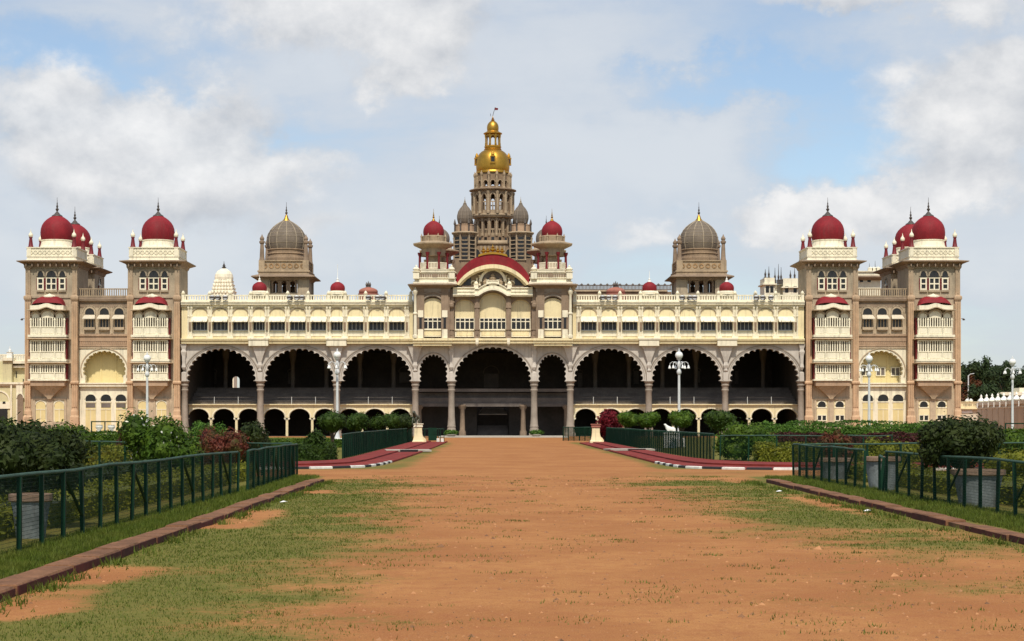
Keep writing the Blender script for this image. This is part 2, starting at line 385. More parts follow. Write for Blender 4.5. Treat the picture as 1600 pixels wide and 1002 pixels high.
# ---- corner tower
def build_tower():
    b = MB(); b.box(-2.9, 2.9, .15, 5.4, 0, Z(409)); b.box(-2.5, 2.5, 1, 4.6, Z(409), Z(404))
    T = b.build('corner_tower', M['sand'], palace)
    for s in (-1, 1):
        p = MB(); xa = s * 36.6 * K; w = 4.6 * K
        p.box(xa - w, xa + w, -.05, .149, Z(640), Z(470))
        for q in (-.62, 0, .62): p.box(xa + q * w - .07, xa + q * w + .07, -.13, -.05, Z(636), Z(474))
        p.rl(xa, .05, [(w + .14, .30, -.02), (w + .14, .30, Z(652)), (w + .05, .2, Z(649)), (w + .05, .2, Z(643)), (w, .14, Z(640))])
        p.rl(xa, .04, [(w + .02, .18, Z(601)), (w + .12, .27, Z(599.5)), (w + .12, .27, Z(597)), (w + .02, .18, Z(595.5))])
        p.rl(xa, .04, [(w, .16, Z(470)), (w + .1, .25, Z(467)), (w + .1, .25, Z(463.5)), (w - .02, .14, Z(462))])
        p.box(xa - w * .8, xa + w * .8, -.02, .149, Z(462), Z(421)); p.box(xa - w * .3, xa + w * .3, -.06, -.02, Z(459), Z(426))
        p.rl(xa, .04, [(w * .8, .1, Z(421)), (w + .06, .2, Z(418)), (w + .06, .2, Z(415))])
        p.build('pilaster', M['pil'], T)
    c = MB(); c.box(-32 * K, 32 * K, .02, .149, Z(465.5), Z(462)); c.box(-32 * K, 32 * K, .06, .149, Z(419), Z(416.5)); c.build('string_course', M['sand'], T)
    e = MB(); yc = 2.75
    e.rl(0, yc, [(2.95, 2.7, Z(417.5)), (3.1, 2.85, Z(413)), (3.72, 3.45, Z(409.4)), (3.72, 3.45, Z(408.2)), (2.98, 2.72, Z(406.4))])
    for i in range(9):
        x = -2.7 + i * .675; e.prism([(0, 0)] and [(x - .06, Z(417)), (x + .06, Z(417)), (x + .06, Z(412.5)), (x - .06, Z(412.5))], -.5, .14)
    e.build('eave', M['brown'], T)
    p = MB()
    p.rl(0, yc, [(2.84, 2.66, Z(407)), (2.84, 2.66, Z(405.6)), (2.74, 2.58, Z(404.8)), (2.74, 2.58, Z(402)), (2.82, 2.64, Z(401.2)), (2.82, 2.64, Z(400))])
    p.rl(0, yc, [(2.72, 2.55, Z(400)), (2.72, 2.55, Z(388)), (2.84, 2.66, Z(387.4)), (2.84, 2.66, Z(386))])
    for s in (-1, 1):
        p.box(s * 2.5 - .22, s * 2.5 + .22, yc - 2.66, yc - 2.552, Z(399.9), Z(388.1))
        for q in (-1, 1): p.box(s * 2.722, s * 2.80, yc + q * 2.3 - .22, yc + q * 2.3 + .22, Z(399.9), Z(388.1))
    for i in range(9):
        x = -2.05 + i * .5125; z = Z(394.2)
        for a in (45, -45):
            p.M = Matrix.Translation((x, yc - 2.552, z)) @ Matrix.Rotation(R(a), 4, 'Y'); p.box(-.03, .03, -.05, 0, -.3, .3); p.M = None
    for i in range(10):
        x = -2.3 + i * .5125; p.box(x - .025, x + .025, yc - 2.62, yc - 2.552, Z(399.5), Z(388.5))
    p.build('roof_parapet', M['ivory'], T)
    dr = MB(); dr.lathe([(1.98, Z(388)), (1.98, Z(383.5)), (1.86, Z(382.5)), (1.78, Z(378)), (1.74, Z(374.5)), (1.80, Z(373.5)), (1.80, Z(372.3))], 32, 0, yc); dr.build('drum', M['ivory'], T, smooth=True)
    do = MB(); do.lathe(onion(1.84, Z(372.4), Z(332.5)), 72, 0, yc, lobes=24, lob=.008); do.build('dome', M['red'], T, smooth=True)
    f = MB(); f.lathe([(.62, Z(334)), (.60, Z(333)), (.34, Z(330.6)), (.2, Z(328))], 14, 0, yc); finial(f, 0, yc, Z(328.5), Z(304), .24); f.build('finial', M['iron'], T, smooth=True)
    mn = MB(); zb = Z(387)
    mn.lathe([(.36, zb), (.34, zb + .12), (.27, zb + .2), (.2, zb + .75), (.16, zb + 1.1), (.22, zb + 1.14), (.2, zb + 1.22)], 12, 0, 0, 0)
    mn.lathe([(.18, zb + 1.22), (.25, zb + 1.34), (.26, zb + 1.46), (.19, zb + 1.62), (.09, zb + 1.74), (.05, zb + 1.9), (.01, zb + 2.15)], 12, 0, 0, 1)
    me = mn.mesh('minaret', [M['crim'], M['ivory']], True)
    for sx in (-1, 1):
        for sy in (-1, 1): inst('minaret', me, T, (sx * 2.42, yc + sy * 2.2, 0))
    # upper windows
    wm = casement(16.5 * K, Z(453), Z(434), 2, 2, Z(423), .09, .16, .14, .15); wm.box(-9.5 * K, 9.5 * K, -.2, 0, Z(456), Z(453.2), 2)
    for s in (-1, 1): wm.box(s * 8.4 * K, s * 10 * K, -.1, 0, Z(453), Z(435), 3)
    mats = [M['ivory'], M['dark'], M['sand'], M['crim']]
    inst('window', wm.mesh('window', mats), T, (0, .15, 0))
    ws = casement(10.5 * K, Z(453), Z(434), 1, 2, Z(423.5), .15, .16, .14, .15); ws.box(-6.2 * K, 6.2 * K, -.2, 0, Z(456), Z(453.2), 2)
    for s in (-1, 1): ws.box(s * 5.3 * K, s * 6.6 * K, -.1, 0, Z(453), Z(435), 3)
    ms = ws.mesh('window', mats)
    for s in (-1, 1): inst('window', ms, T, (s * 17 * K, .15, 0))
    # balconies
    cx = -2.2 * K
    def balcony(pt, ps, pb, slab, top):           # top of posts, top of parapet, bottom of parapet, slab bottom
        m = MB(); w = 26.5 * K; y0 = -1.05
        m.box(-w - .25, w + .25, y0 - .22, .149, Z(slab), Z(pb) - .002, 0)
        for a, b_ in ((-26.5, -12.2), (-10.2, 10.2), (12.2, 26.5)): m.box(a * K, b_ * K, y0, y0 + .1, Z(pb), Z(ps), 0)
        m.box(-w - .06, w + .06, y0 - .06, y0 + .16, Z(ps), Z(ps) + .1, 0)
        for s in (-1, 1): m.box(s * w - .05, s * w + .05, y0 + .1, .149, Z(pb), Z(ps), 0)
        xs = [-26, -11.2, 11.2, 26]
        for x in xs:
            x *= K; m.box(x - .05, x + .05, y0 - .05, y0 + .13, Z(pb) + .01, Z(ps), 0)
            m.box(x - .085, x + .085, y0 + .0, y0 + .15, Z(ps) + .1, Z(pt), 0)
            m.box(x - .12, x + .12, y0 - .02, y0 + .17, Z(pt) - .3, Z(pt) - .18, 0)
        for a, b_, n in ((-26, -11.2, 3), (-11.2, 11.2, 5), (11.2, 26, 3)):
            for i in range(1, n + 1):
                x = (a + (b_ - a) * i / (n + 1)) * K; m.box(x - .06, x + .06, y0 + .03, y0 + .12, Z(ps) + .1, Z(pt), 0)
            m.box(a * K + .2, b_ * K - .2, y0 - .035, y0 - .001, Z(pb) + .12, Z(ps) - .1, 0)
        if top:
            for a, b_ in ((-26, -11.2), (-11.2, 11.2), (11.2, 26)):
                c_ = (a + b_) / 2 * K; r_ = (b_ - a) / 2 * K - .12
                m.fill(c_, Z(pt) + .12, Z(pt), r_, y0 + .04, y0 + .1, 0, 12, rz=(Z(486) - Z(pt) - .12) / r_ if b_ - a < 16 else (Z(484) - Z(pt) - .12) / r_)
                m.band(arc(c_, Z(pt) + .12, r_ + .02, n=10, rz=.9), arc(c_, Z(pt) + .12, r_ + .2, n=10, rz=1.), y0 - .01, y0 + .14, 2)
        else: m.box(-w, w, y0 - .02, y0 + .16, Z(pt) - .1, Z(pt) + .05, 0)
        for s in (-1, 1): m.box(s * (w + .02), s * (w + .17), -.7, .149, Z(pb) + .02, Z(pt), 1)
        m.box(-w - .0, w, .05, .148, Z(pb) + .02, Z(pt), 3)  # back panel coloured dark for the shade behind the posts
        if not top: m.rl(0, -.5, [(w + .32, .80, Z(pt) + .08), (w + .42, .95, Z(pt) + .16), (w + .1, .6, Z(pt) + .3)], 2)
        return m.mesh('balcony', [M['ivory'], M['crim'], M['sand'], M['brown']])
    inst('balcony', balcony(497.5, 512.5, 524, 527.5, True), T, (cx, 0, 0))
    inst('balcony', balcony(532.5, 551, 562, 565.5, False), T, (cx, 0, 0))
    inst('balcony', balcony(570, 583.5, 593, 595.5, False), T, (cx, 0, 0))
    cn = MB(); nx, ny = 24, 7; vs = []; fs = []
    for j in range(ny + 1):
        for i in range(nx + 1):
            u = -1 + 2 * i / nx; v = j / ny
            hz = (1 - abs(u) ** 3.2) ** .6 * math.sqrt(max(0, 1 - (v * .97) ** 2.4)) if abs(u) < 1 else 0
            vs.append((u * 24.8 * K, .15 - 1.45 * v, Z(478.4) + 15.6 * K * hz))
    for j in range(ny):
        for i in range(nx): a = j * (nx + 1) + i; fs.append((a, a + 1, a + nx + 2, a + nx + 1))
    cn.add(vs, fs, 0)
    bump = lambda x: 4.2 * K * math.exp(-(x / (9 * K)) ** 2)
    A = [(x * K, Z(485) + bump(x * K) * 1.0) for x in np.linspace(-26, 26, 27)]; Bc = [(x * K, Z(478.5) + bump(x * K) * .8) for x in np.linspace(-26, 26, 27)]
    cn.band(A, Bc, -1.42, .149, 1)
    A2 = [(x * K, Z(486.4) + bump(x * K)) for x in np.linspace(-30.5, 30.5, 29)]; B2 = [(x * K, Z(485.05) + bump(x * K)) for x in np.linspace(-30.5, 30.5, 29)]
    cn.band(A2, B2, -1.62, .149, 2)
    cn.lathe([(.75, Z(465.2)), (.75, Z(463)), (.5, Z(461.6)), (.2, Z(460.2)), (.02, Z(459))], 14, 0, -.05, 1)
    cn.build('canopy', [M['red'], M['ivory'], M['sand']], T, (cx, 0, 0))
    cb = MB(); w = 26.5 * K
    cb.rl(0, 0, [(w, 1.1, Z(603.5)), (w, 1.1, Z(595.6))], 0)
    cb.rl(0, 0, [(.16, .25, Z(624)), (.3, .3, Z(621)), (.75, .45, Z(615)), (1.25, .7, Z(609)), (1.5, .85, Z(606.5)), (1.5, .9, Z(605)), (w - .15, 1.0, Z(603.6))], 1)
    cb.build('corbel', [M['band'], M['sand']], T, (cx, 0, 0))
    return T
def ground_floor(T, windows):
    cx = -2.2 * K
    fr = MB()
    for x0, x1 in ((-26, -22.5), (-4.5, 4.5), (22.5, 26)): fr.box(x0 * K, x1 * K, .0, .148, Z(668), Z(625))
    fr.box(-26 * K, 26 * K, -.04, .148, Z(625), Z(622.6)); fr.box(-27 * K, 27 * K, -.1, .148, Z(680), Z(659))
    fr.build('panel_frame', M['sand'], T, (cx, 0, 0))
    for s in (-1, 1):
        if windows:
            m = casement(15 * K, Z(658), Z(648.5), 2, 1, None, .08, .12, .14)
            m.box(-9 * K, 9 * K, .0, .01, Z(659), Z(626), 2); m.box(-7.5 * K, 7.5 * K, -.06, 0, Z(648.4), Z(638), 2)
            m.box(-8 * K, 8 * K, -.1, 0, Z(638), Z(636.4), 0); m.fill(0, Z(633), Z(636.3), 6 * K, -.03, 0, 1, rz=.95)
            m.ring(0, Z(633), 6.1 * K, 7.6 * K, -.08, 0, 0, rz=.95); inst('window', m.mesh('window', [M['ivory'], M['dark'], M['cream']]), T, (cx + s * 14 * K, .135, 0))
        else:
            m = MB(); m.box(-9 * K, 9 * K, .05, .06, Z(662), Z(626), 1); m.fill(0, Z(633.5), Z(664), 7.4 * K, -.02, .05, 0, rz=.85)
            m.ring(0, Z(633.5), 7.5 * K, 8.6 * K, -.07, .05, 1, rz=.87); m.box(-7.5 * K, 7.5 * K, -.06, -.02, Z(640.5), Z(639.5), 1); m.box(-.03, .03, -.05, -.021, Z(664), Z(641), 1)
            m.build('door', [M['yellow'], M['ivory']], T, (cx + s * 14.5 * K, .085, 0))
tower = build_tower()
towers = [tower] + [dup(tower, palace) for _ in range(3)]
for t, px in zip(towers, (80, 240, 1300.5, 1460)): t.location = (X(px), 0, 0)
for i, t in enumerate(towers):
    ground_floor(t, i >= 2)
    t['label'] = ['square corner tower at the left end with red dome and three stacked balconies', 'left inner tower with red dome and balconies, beside the arcade',
                  'right inner tower with red dome and balconies, beside the arcade', 'square corner tower at the right end with red dome and three stacked balconies'][i]
for px in (80, 1460):                          # the towers behind the end towers
    r = dup(tower, palace); r.name = 'corner_tower'; r.location = (X(px), 8.6, 0)
    for ch in [q for q in COL.objects if q.parent == r and q.name.split('.')[0] in ('balcony', 'canopy', 'corbel', 'panel_frame', 'door', 'pilaster', 'string_course')]: bpy.data.objects.remove(ch)
    for ch in [q for q in COL.objects if q.parent == r and q.name.split('.')[0] == 'window' and abs(q.location.x) < .1]:
        m = inst('window', ch.data, r, (ch.location.x, 5.4, 0), math.pi)
        for sx in (-1, 1): inst('window', ch.data, r, (sx * 2.9, 2.75, 0), sx * math.pi / 2)

# ---- block between each pair of towers
def link_block(px0, right):
    dy = .9
    b = MB(); y0 = .9; w = 38.6 * K
    b.box(-w, w, y0 + .0, y0 + 5, Z(540), Z(471)); b.box(-w, w, y0 + 1.9, y0 + 5, 0, Z(540) - .001)
    O = b.build('gatehouse', M['sand'], palace, (X(px0), 0, 0))
    # scalloped arch
    a = MB(); r = 31.5 * K; a0 = R(18); zs = Z(578)
    pts = arc(0, zs, r, a0, 15, .16, rz=.9)
    pts = [(-w + .02 + .02, Z(598))] and [(pts[0][0], Z(598))] + pts + [(pts[-1][0], Z(598))]
    a.arch_wall(-w, w, Z(540) - .002, pts, 0, zs, y0 + .05, y0 + .75, 0)
    a.ring(0, zs, r + .33, r + .43, y0 - .04, y0 + .05, 1, a0, 26, rz=.93)
    a.box(-w, w, y0 - .06, y0 + .05, Z(540) - .3, Z(540), 1)
    a.build('arch', [M['ivory'], M['sand']], O)
    rc = MB(); rc.box(-w, w, y0 + 1.5, y0 + 1.89, Z(600), Z(541))
    for q in (-9.5, 14): rc.box(q * K - .1, q * K + .1, y0 + 1.42, y0 + 1.5, Z(598), Z(545))
    rc.build('recess_wall', M['yellow'], O)
    if right:
        wm = casement(15 * K, Z(587), Z(573), 2, 1, None, .1, .12, .12).mesh('window', [M['ivory'], M['tier'], M['sand']])
        for q in (-21, 2.5, 26): inst('window', wm, O, (q * K, y0 + 1.5, 0))
    c = MB(); c.rl(0, y0 + .7, [(w, .9, Z(604)), (w, .9, Z(601)), (w + .01, 1.0, Z(600)), (w + .01, 1.0, Z(598))])
    c.build('cornice', M['ivory'], O)
    lw = MB(); lw.box(-w, w, y0 + .15, y0 + 1.5, -.02, Z(604))
    lw.build('ground_floor_wall', M['ivory'], O)
    for q in (-21.5, 2.5, 26):
        m = MB(); h = 8 * K; zt = Z(627)
        m.fill(0, Z(623), Z(627), h, -.02, .0, 1, rz=.82); m.ring(0, Z(623), h, h + .14, -.07, 0, 2, rz=.84)
        m.box(-h - .06, h + .06, -.08, 0, Z(629), Z(627), 2); m.box(-h, h, -.04, 0, Z(676), Z(629.1), 0)
        if not right: m.box(-h + .04, h - .04, -.06, -.04, Z(637), Z(630), 3); m.box(-h + .03, h - .03, -.065, -.04, Z(641), Z(638.4), 0)
        m.box(-h, h, -.08, -.04, Z(640), Z(639), 2); m.box(-.03, .03, -.06, -.041, Z(676), Z(641.2), 2)
        m.build('door', [M['yellow'], M['dark'], M['ivory'], M['tier']], O, (q * K, y0 + .15, 0))
    bd = MB()
    for za, zb, pr in ((541, 538, .1), (538, 533, .0), (533, 529, .06), (529, 525, .02), (525, 522, .14)): bd.box(-w, w, y0 - .02 - pr, y0 - .001, Z(za), Z(zb))
    for i in range(26): bd.box(-w + .1 + i * .21, -w + .2 + i * .21, y0 - .09, y0 - .02, Z(537.5), Z(533.5))
    bd.build('string_course', M['band'], O)
    for q in (-22.5, .5, 23.5):
        m = MB(); h = 7 * K
        m.fill(0, Z(488), Z(491), h, -.02, 0, 1, rz=.95); m.ring(0, Z(488), h, h + .16, -.1, 0, 2); m.ring(0, Z(488), h + .24, h + .36, -.05, 0, 2)
        for s in (-1, 1): m.box(s * (h + .02), s * (h + .16), -.1, 0, Z(491), Z(488), 2)
        A = [(-.6, 0), (.6, 0)]
        m.add([(-h - .1, -.05, Z(491.5)), (h + .1, -.05, Z(491.5)), (h + .2, -.75, Z(497.5)), (-h - .2, -.75, Z(497.5)), (-h - .1, -.05, Z(493)), (h + .1, -.05, Z(493)), (h + .2, -.75, Z(498.6)), (-h - .2, -.75, Z(498.6))],
              [(0, 1, 2, 3), (7, 6, 5, 4), (0, 4, 5, 1), (3, 2, 6, 7), (1, 5, 6, 2), (0, 3, 7, 4)], 0)
        m.box(-h, h, -.03, 0, Z(511), Z(497), 1)
        for x in (-h, -h / 3, h / 3, h): m.box(x - .05, x + .05, -.12, 0, Z(511), Z(497), 2)
        m.box(-h - .12, h + .12, -.32, 0, Z(515), Z(511), 2); m.box(-h + .05, h - .05, -.2, 0, Z(517), Z(515), 2)
        m.build('window', [M['buff'], M['dark'], M['sand']], O, (q * K, y0, 0))
        if q < 20:
            p = MB(); p.box(-.1, .1, -.06, 0, Z(521), Z(480)); p.build('pilaster', M['sand'], O, (q * K + 11.5 * K, y0, 0))
    t = MB(); t.rl(0, y0 + 2, [(w, 2.05, Z(480)), (w, 2.05, Z(472)), (w, 2.3, Z(470)), (w, 2.35, Z(467)), (w, 2.2, Z(466)), (w, 2.2, Z(463))]); t.build('cornice', M['brown'], O)
    bl = MB(); balusters(bl, -w, w, y0 - .05, Z(462.9), Z(450), 22, .1, .16, .12)
    bl.build('balustrade', M['towl'], O)
    return O
link_block(160, False); link_block(1380.5, True)

# ---- arcade wings
CUSP = 17
def wing(sgn):
    def xx(px): return sgn * abs(X(px))         # pixel columns of the left wing, mirrored for the right one
    def bx(m, pa, pb, *a): m.box(*sorted((xx(pa), xx(pb))), *a)
    Y = .3
    WIN = [311.7, 343.6, 375.2, 404.1, 433.1, 465.1, 497.5, 526, 555.6, 588.3, 620]
    hw = [12.3, 12.3, 12.3, 10, 12.3, 12.3, 12.3, 10, 12.3, 12.3, 12.3]
    g = MB()
    bx(g, 283, 645, Y, Y + 8, Z(530), Z(516.5)); bx(g, 283, 645, Y, Y + 8, Z(502), Z(478))
    edges = [283] + sum([[c - h, c + h] for c, h in zip(WIN, hw)], []) + [645]
    for i in range(0, len(edges), 2): bx(g, edges[i], edges[i + 1], Y, Y + 8, Z(516.5) + .0, Z(502))
    W_ = g.build('upper_gallery', M['cream'], palace)
    for c, h in zip(WIN, hw):
        m = casement(2 * h * K, Z(516), Z(501.5), 4, 1, None, .06, .1, .06)
        m.box(-h * K, h * K, -.45, -.1, Z(517.4), Z(516.02), 0)
        m.build('window', [M['metal'], M['dark'], M['sand']], W_, (xx(c), Y + .5, 0))
        a = MB(); w = h * K + .02
        a.add([(-w, -.02, Z(494.5)), (w, -.02, Z(494.5)), (w, -.95, Z(503)), (-w, -.95, Z(503)), (-w, -.02, Z(495.4)), (w, -.02, Z(495.4)), (w, -.93, Z(503.9)), (-w, -.93, Z(503.9))],
              [(0, 1, 2, 3), (7, 6, 5, 4), (0, 4, 5, 1), (3, 2, 6, 7), (1, 5, 6, 2), (0, 3, 7, 4)])
        for q in (-.35, .35): a.tube([(q * w * 1.6, -.06, Z(497.2)), (q * w * 1.6 - .1, -.99, Z(502.9))], .03, 5, 1)
        a.build('awning', [M['ivory'], M['iron']], W_, (xx(c), Y, 0))
        r = MB(); rr = h * K * .92
        r.ring(0, Z(490.5), rr, rr + .13, -.10, 0, 2, 0, 18, rz=8.2 * K / rr); r.ring(0, Z(490.5), rr + .17, rr + .26, -.06, 0, 0, 0, 18, rz=8.0 * K / rr); r.fill(0, Z(490.5), Z(495), rr - .02, -.03, 0, 1, rz=8 * K / rr)
        r.build('arch_moulding', [M['ivory'], M['cream'], M['towl']], W_, (xx(c), Y, 0))
        s = MB(); s.box(-h * K, h * K, -.06, 0, Z(525.5), Z(518.5)); s.build('apron_panel', M['ivory'], W_, (xx(c), Y, 0))
    PIL = [296.5, 327.5, 359.4, 391.2, 417, 448.7, 481.1, 513, 538.5, 571.2, 603.4, 635.6]
    for i, c in enumerate(PIL):
        p = MB()
        for q in (-.17, .17):
            p.lathe([(.12, Z(527)), (.12, Z(524)), (.08, Z(523)), (.075, Z(496)), (.12, Z(495)), (.12, Z(493.5)), (.075, Z(493)), (.075, Z(484)), (.15, Z(481)), (.15, Z(479))], 8, q, -.16)
        p.box(-.3, .3, -.09, 0, Z(529), Z(478.5)); p.box(-.36, .36, -.3, 0, Z(529), Z(525.6)); p.box(-.14, .14, -.24, -.09, Z(516), Z(503.5), 1)
        p.build('pilaster', [M['ivory'], M['brown']], W_, (xx(c), Y, 0))
    c = MB()
    for za, zb, pr in ((480, 477.6, .15), (477.6, 476.2, .3), (476.2, 473, .45), (473, 471.5, .55), (471.5, 470.2, .35)): bx(c, 283, 645, Y - pr, Y + 3, Z(za), Z(zb))
    c.build('cornice', M['ivory'], W_)
    bl = MB()
    x0, x1 = sorted((xx(283), xx(645)))
    balusters(bl, x0, x1, Y + .1, Z(470.1), Z(460.5), 92, .13, .2, .13); bl.build('balustrade', M['ivory'], W_)
    pt = MB(); pt.rl(0, 0, [(.16, .16, Z(470)), (.16, .16, Z(460)), (.22, .22, Z(459.6)), (.22, .22, Z(458.8))]); pt.lathe([(.1, Z(458.8)), (.2, Z(457.6)), (.14, Z(456)), (.02, Z(454))], 10)
    pm = pt.mesh('finial_post', M['ivory'])
    for px in (285.5, 327, 359, 391, 417, 449, 481, 513, 539, 571, 603, 642): inst('finial_post', pm, W_, (xx(px), Y + .02, 0))
    sc = MB()
    bx(sc, 283, 645, Y - .35, Y + 7, Z(537), Z(531)); bx(sc, 283, 645, Y - .5, Y - .35, Z(532.5), Z(531)); bx(sc, 283, 645, Y - .55, Y, Z(530.9), Z(529.2))
    sc.build('floor_cornice', [M['cream']], W_)
    for a_, b_ in ((389, 419.5), (510.5, 541.5)):
        p = MB(); bx(p, a_, b_, Y - .7, Y + .4, Z(540.8), Z(529)); bx(p, a_ - 1, b_ + 1, Y - .8, Y + .4, Z(531), Z(528.6)); p.build('bracket', M['ivory'], W_)
    fl = MB(); fl.M = Matrix.Translation((0, -.35, Z(466))) @ Matrix.Rotation(R(-20), 4, 'X')
    fl.rl(0, 0, [(.2, .16, -.2), (.3, .24, .05), (.3, .24, .1)], 0); fl.M = Matrix.Translation((0, -.35, Z(466))) @ Matrix.Rotation(R(70), 4, 'X')
    fl.lathe([(.16, -.24), (.30, .1), (.31, .16)], 12, 0, 0, 0); fl.lathe([(.27, .161), (.27, .17)], 12, 0, 0, 1); fl.M = None
    fl.tube([(0, -.3, Z(466)), (0, .3, Z(469.6))], .04, 5, 0)
    fm = fl.mesh('floodlight', [M['iron'], M['metal']])
    for c_ in ((333, 343, 352) if sgn < 0 else (336, 347, 357)) + (455, 464, 473) + (578, 590, 601): inst('floodlight', fm, W_, (xx(c_), Y - .3, 0), random.uniform(-.4, .4))
    # great scalloped arches carried on columns
    for (pa, pb, pc) in ((285, 405.4, 344.5), (405.4, 525.3, 466.5), (525.3, 648.5, 588.5)):
        m = MB(); x0, x1 = sorted((xx(pa), xx(pb))); cx = xx(pc); r = 50.5 * K; zs = Z(591); a0 = R(5.5)
        pts = arc(cx, zs, r, a0, CUSP, .26, rz=.865)
        m.arch_wall(x0 + .003, x1 - .003, Z(537) - .003, pts, cx, zs, .5, 1.25, 0)
        m.ring(cx, zs, r + .58, r + .70, .42, .5, 1, R(2), 36, rz=.862)
        m.ring(cx, zs, r + .38, r + .43, .46, .5, 1, R(2), 36, rz=.865)
        m.build('arch_bay', [M['grey'], M['shaft']], palace)
    for px in (405.4, 525.3): column(xx(px), .85, True)
    column(xx(286.5), .85, False)
    # terrace of stone steps over a low arcade
    tr = MB(); bx(tr, 285, 648.5, 3.1, 3.5, Z(635.5, 3.1), Z(631.5, 3.1)); bx(tr, 285, 648.5, 2.9, 3.1, Z(633, 3.1), Z(631.5, 3.1)); bx(tr, 285, 648.5, 3.5, 22, Z(636, 3.1), Z(632, 3.1))
    TR = tr.build('terrace', M['cream'], palace)
    for i in range(6):
        s = MB(); d0 = 4. + i * 1.0
        x0, x1 = sorted((xx(286), xx(648))); z0 = Z(632, 3.1); h = (Z(606, 9) - z0) / 6
        s.box(x0, x1, d0, d0 + 1.0 if i < 5 else 22, z0 + .001, z0 + h * (i + 1)); s.box(x0, x1, d0 - .06, d0 - .001, z0 + h * (i + 1) - .08, z0 + h * (i + 1) + .002)
        s.build('step', M['tier'], TR)
    pm = MB(); pm.tube([(0, 3.6, Z(632, 3.1)), (0, 3.6, Z(620, 3.1))], .035, 6); pm = pm.mesh('railing_post', M['metal'])
    for pc in (327, 365, 450, 488, 572, 610): inst('railing_post', pm, TR, (xx(pc), 0, 0))
    rr = MB(); rr.tube([(xx(289), 3.6, Z(621, 3.1)), (xx(645), 3.6, Z(621, 3.1))], .018, 5); rr.tube([(xx(289), 3.6, Z(626, 3.1)), (xx(645), 3.6, Z(626, 3.1))], .015, 5); rr.build('handrail', M['iron'], TR)
    pos = [285 + 18.5 + i * 40.3 for i in range(9)]
    q = 40.3
    for i in range(9):
        m = MB(); c0 = 306.5 + i * 40.1 - (1 if i > 5 else 0)
        cx = xx(c0 - 3.6); h = 20.05 * K; r = 16.4 * K
        zs = Z(652, 3.1); zc = Z(654.6, 3.1); pts = [(cx - h + .13, -.02), (cx - h + .13, zc), (cx - r, zc)] + arc(cx, zs, r, 0, 0, 0, rz=.80, n=16) + [(cx + r, zc), (cx + h - .13, zc), (cx + h - .13, -.02)]
        m.arch_wall(cx - h + .002, cx + h - .002, Z(635.6, 3.1), pts, cx, zs, 3.15, 3.6, 0)
        m.ring(cx, zs, r + .05, r + .17, 3.1, 3.15, 1, 0, 16, rz=.8)
        for s_ in (-1, 1): m.rl(cx + s_ * (h - .10), 3.36, [(.12, .24, zc - .12), (.22, .27, zc - .02), (.22, .27, zc + .1)], 1)
        m.build('low_arch', [M['cream'], M['ivory']], TR)
    return W_

def column(x, y, boss, base=0.):
    m = MB(); zt = Z(595.5)
    m.rl(x, y, [(.56, .56, -.05), (.56, .56, .35), (.48, .48, .42)])
    m.lathe([(.52, .42), (.50, .8), (.45, 1.0), (.5, 1.1), (.44, 1.25), (.38, 2.2), (.355, 3.6), (.35, Z(612)), (.42, Z(610.5)), (.42, Z(609)), (.36, Z(608)), (.37, Z(604)), (.46, Z(602.5)), (.46, Z(601)), (.40, Z(600)), (.5, Z(597)), (.58, Z(596.2)), (.58, zt)], 16, x, y, 0)
    C_ = m.build('column', M['shaft'], palace, smooth=True)
    p = MB()
    if boss: p.rl(x, .4, [(.12, .12, Z(581)), (.2, .2, Z(579)), (.14, .16, Z(576)), (.26, .26, Z(571)), (.18, .2, Z(566)), (.42, .34, Z(556)), (.74, .46, Z(543)), (.95, .55, Z(541))])
    else: p.rl(x, .42, [(.1, .12, Z(578)), (.22, .26, Z(574)), (.16, .2, Z(568)), (.2, .24, Z(556)), (.3, .32, Z(550)), (.2, .25, Z(546)), (.3, .3, Z(541)), (.34, .34, Z(538))])
    p.rl(x, .45, [(.26, .14, Z(595.4)), (.26, .14, Z(582.5)), (.15, .1, Z(581.1))])
    p.build('column_bracket', M['grey'], C_)
    return C_
wing(-1); wing(1)

# ---- hall behind the arches
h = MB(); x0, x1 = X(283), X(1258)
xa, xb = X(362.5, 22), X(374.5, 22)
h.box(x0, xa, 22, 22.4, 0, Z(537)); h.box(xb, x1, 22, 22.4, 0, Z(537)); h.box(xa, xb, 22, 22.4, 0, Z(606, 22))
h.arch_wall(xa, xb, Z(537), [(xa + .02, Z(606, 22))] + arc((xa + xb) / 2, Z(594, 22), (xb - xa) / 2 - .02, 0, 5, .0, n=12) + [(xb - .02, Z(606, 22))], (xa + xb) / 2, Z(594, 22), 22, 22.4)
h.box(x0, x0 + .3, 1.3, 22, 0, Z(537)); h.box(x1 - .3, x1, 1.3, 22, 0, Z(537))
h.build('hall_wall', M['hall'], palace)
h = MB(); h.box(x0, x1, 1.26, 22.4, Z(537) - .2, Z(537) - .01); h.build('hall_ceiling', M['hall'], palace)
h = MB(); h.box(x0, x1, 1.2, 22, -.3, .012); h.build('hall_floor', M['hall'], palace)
for i in range(19):                               # inner columns of the hall
    m = MB(); x = X(300 + i * 52.5, 12)
    if abs(x) < 9: continue
    m.lathe([(.3, 3.5), (.26, 5), (.24, 8.5), (.4, 9.2), (.5, Z(537) - .2)], 10, x, 12); m.build('hall_column', M['hcol'], palace, smooth=True)
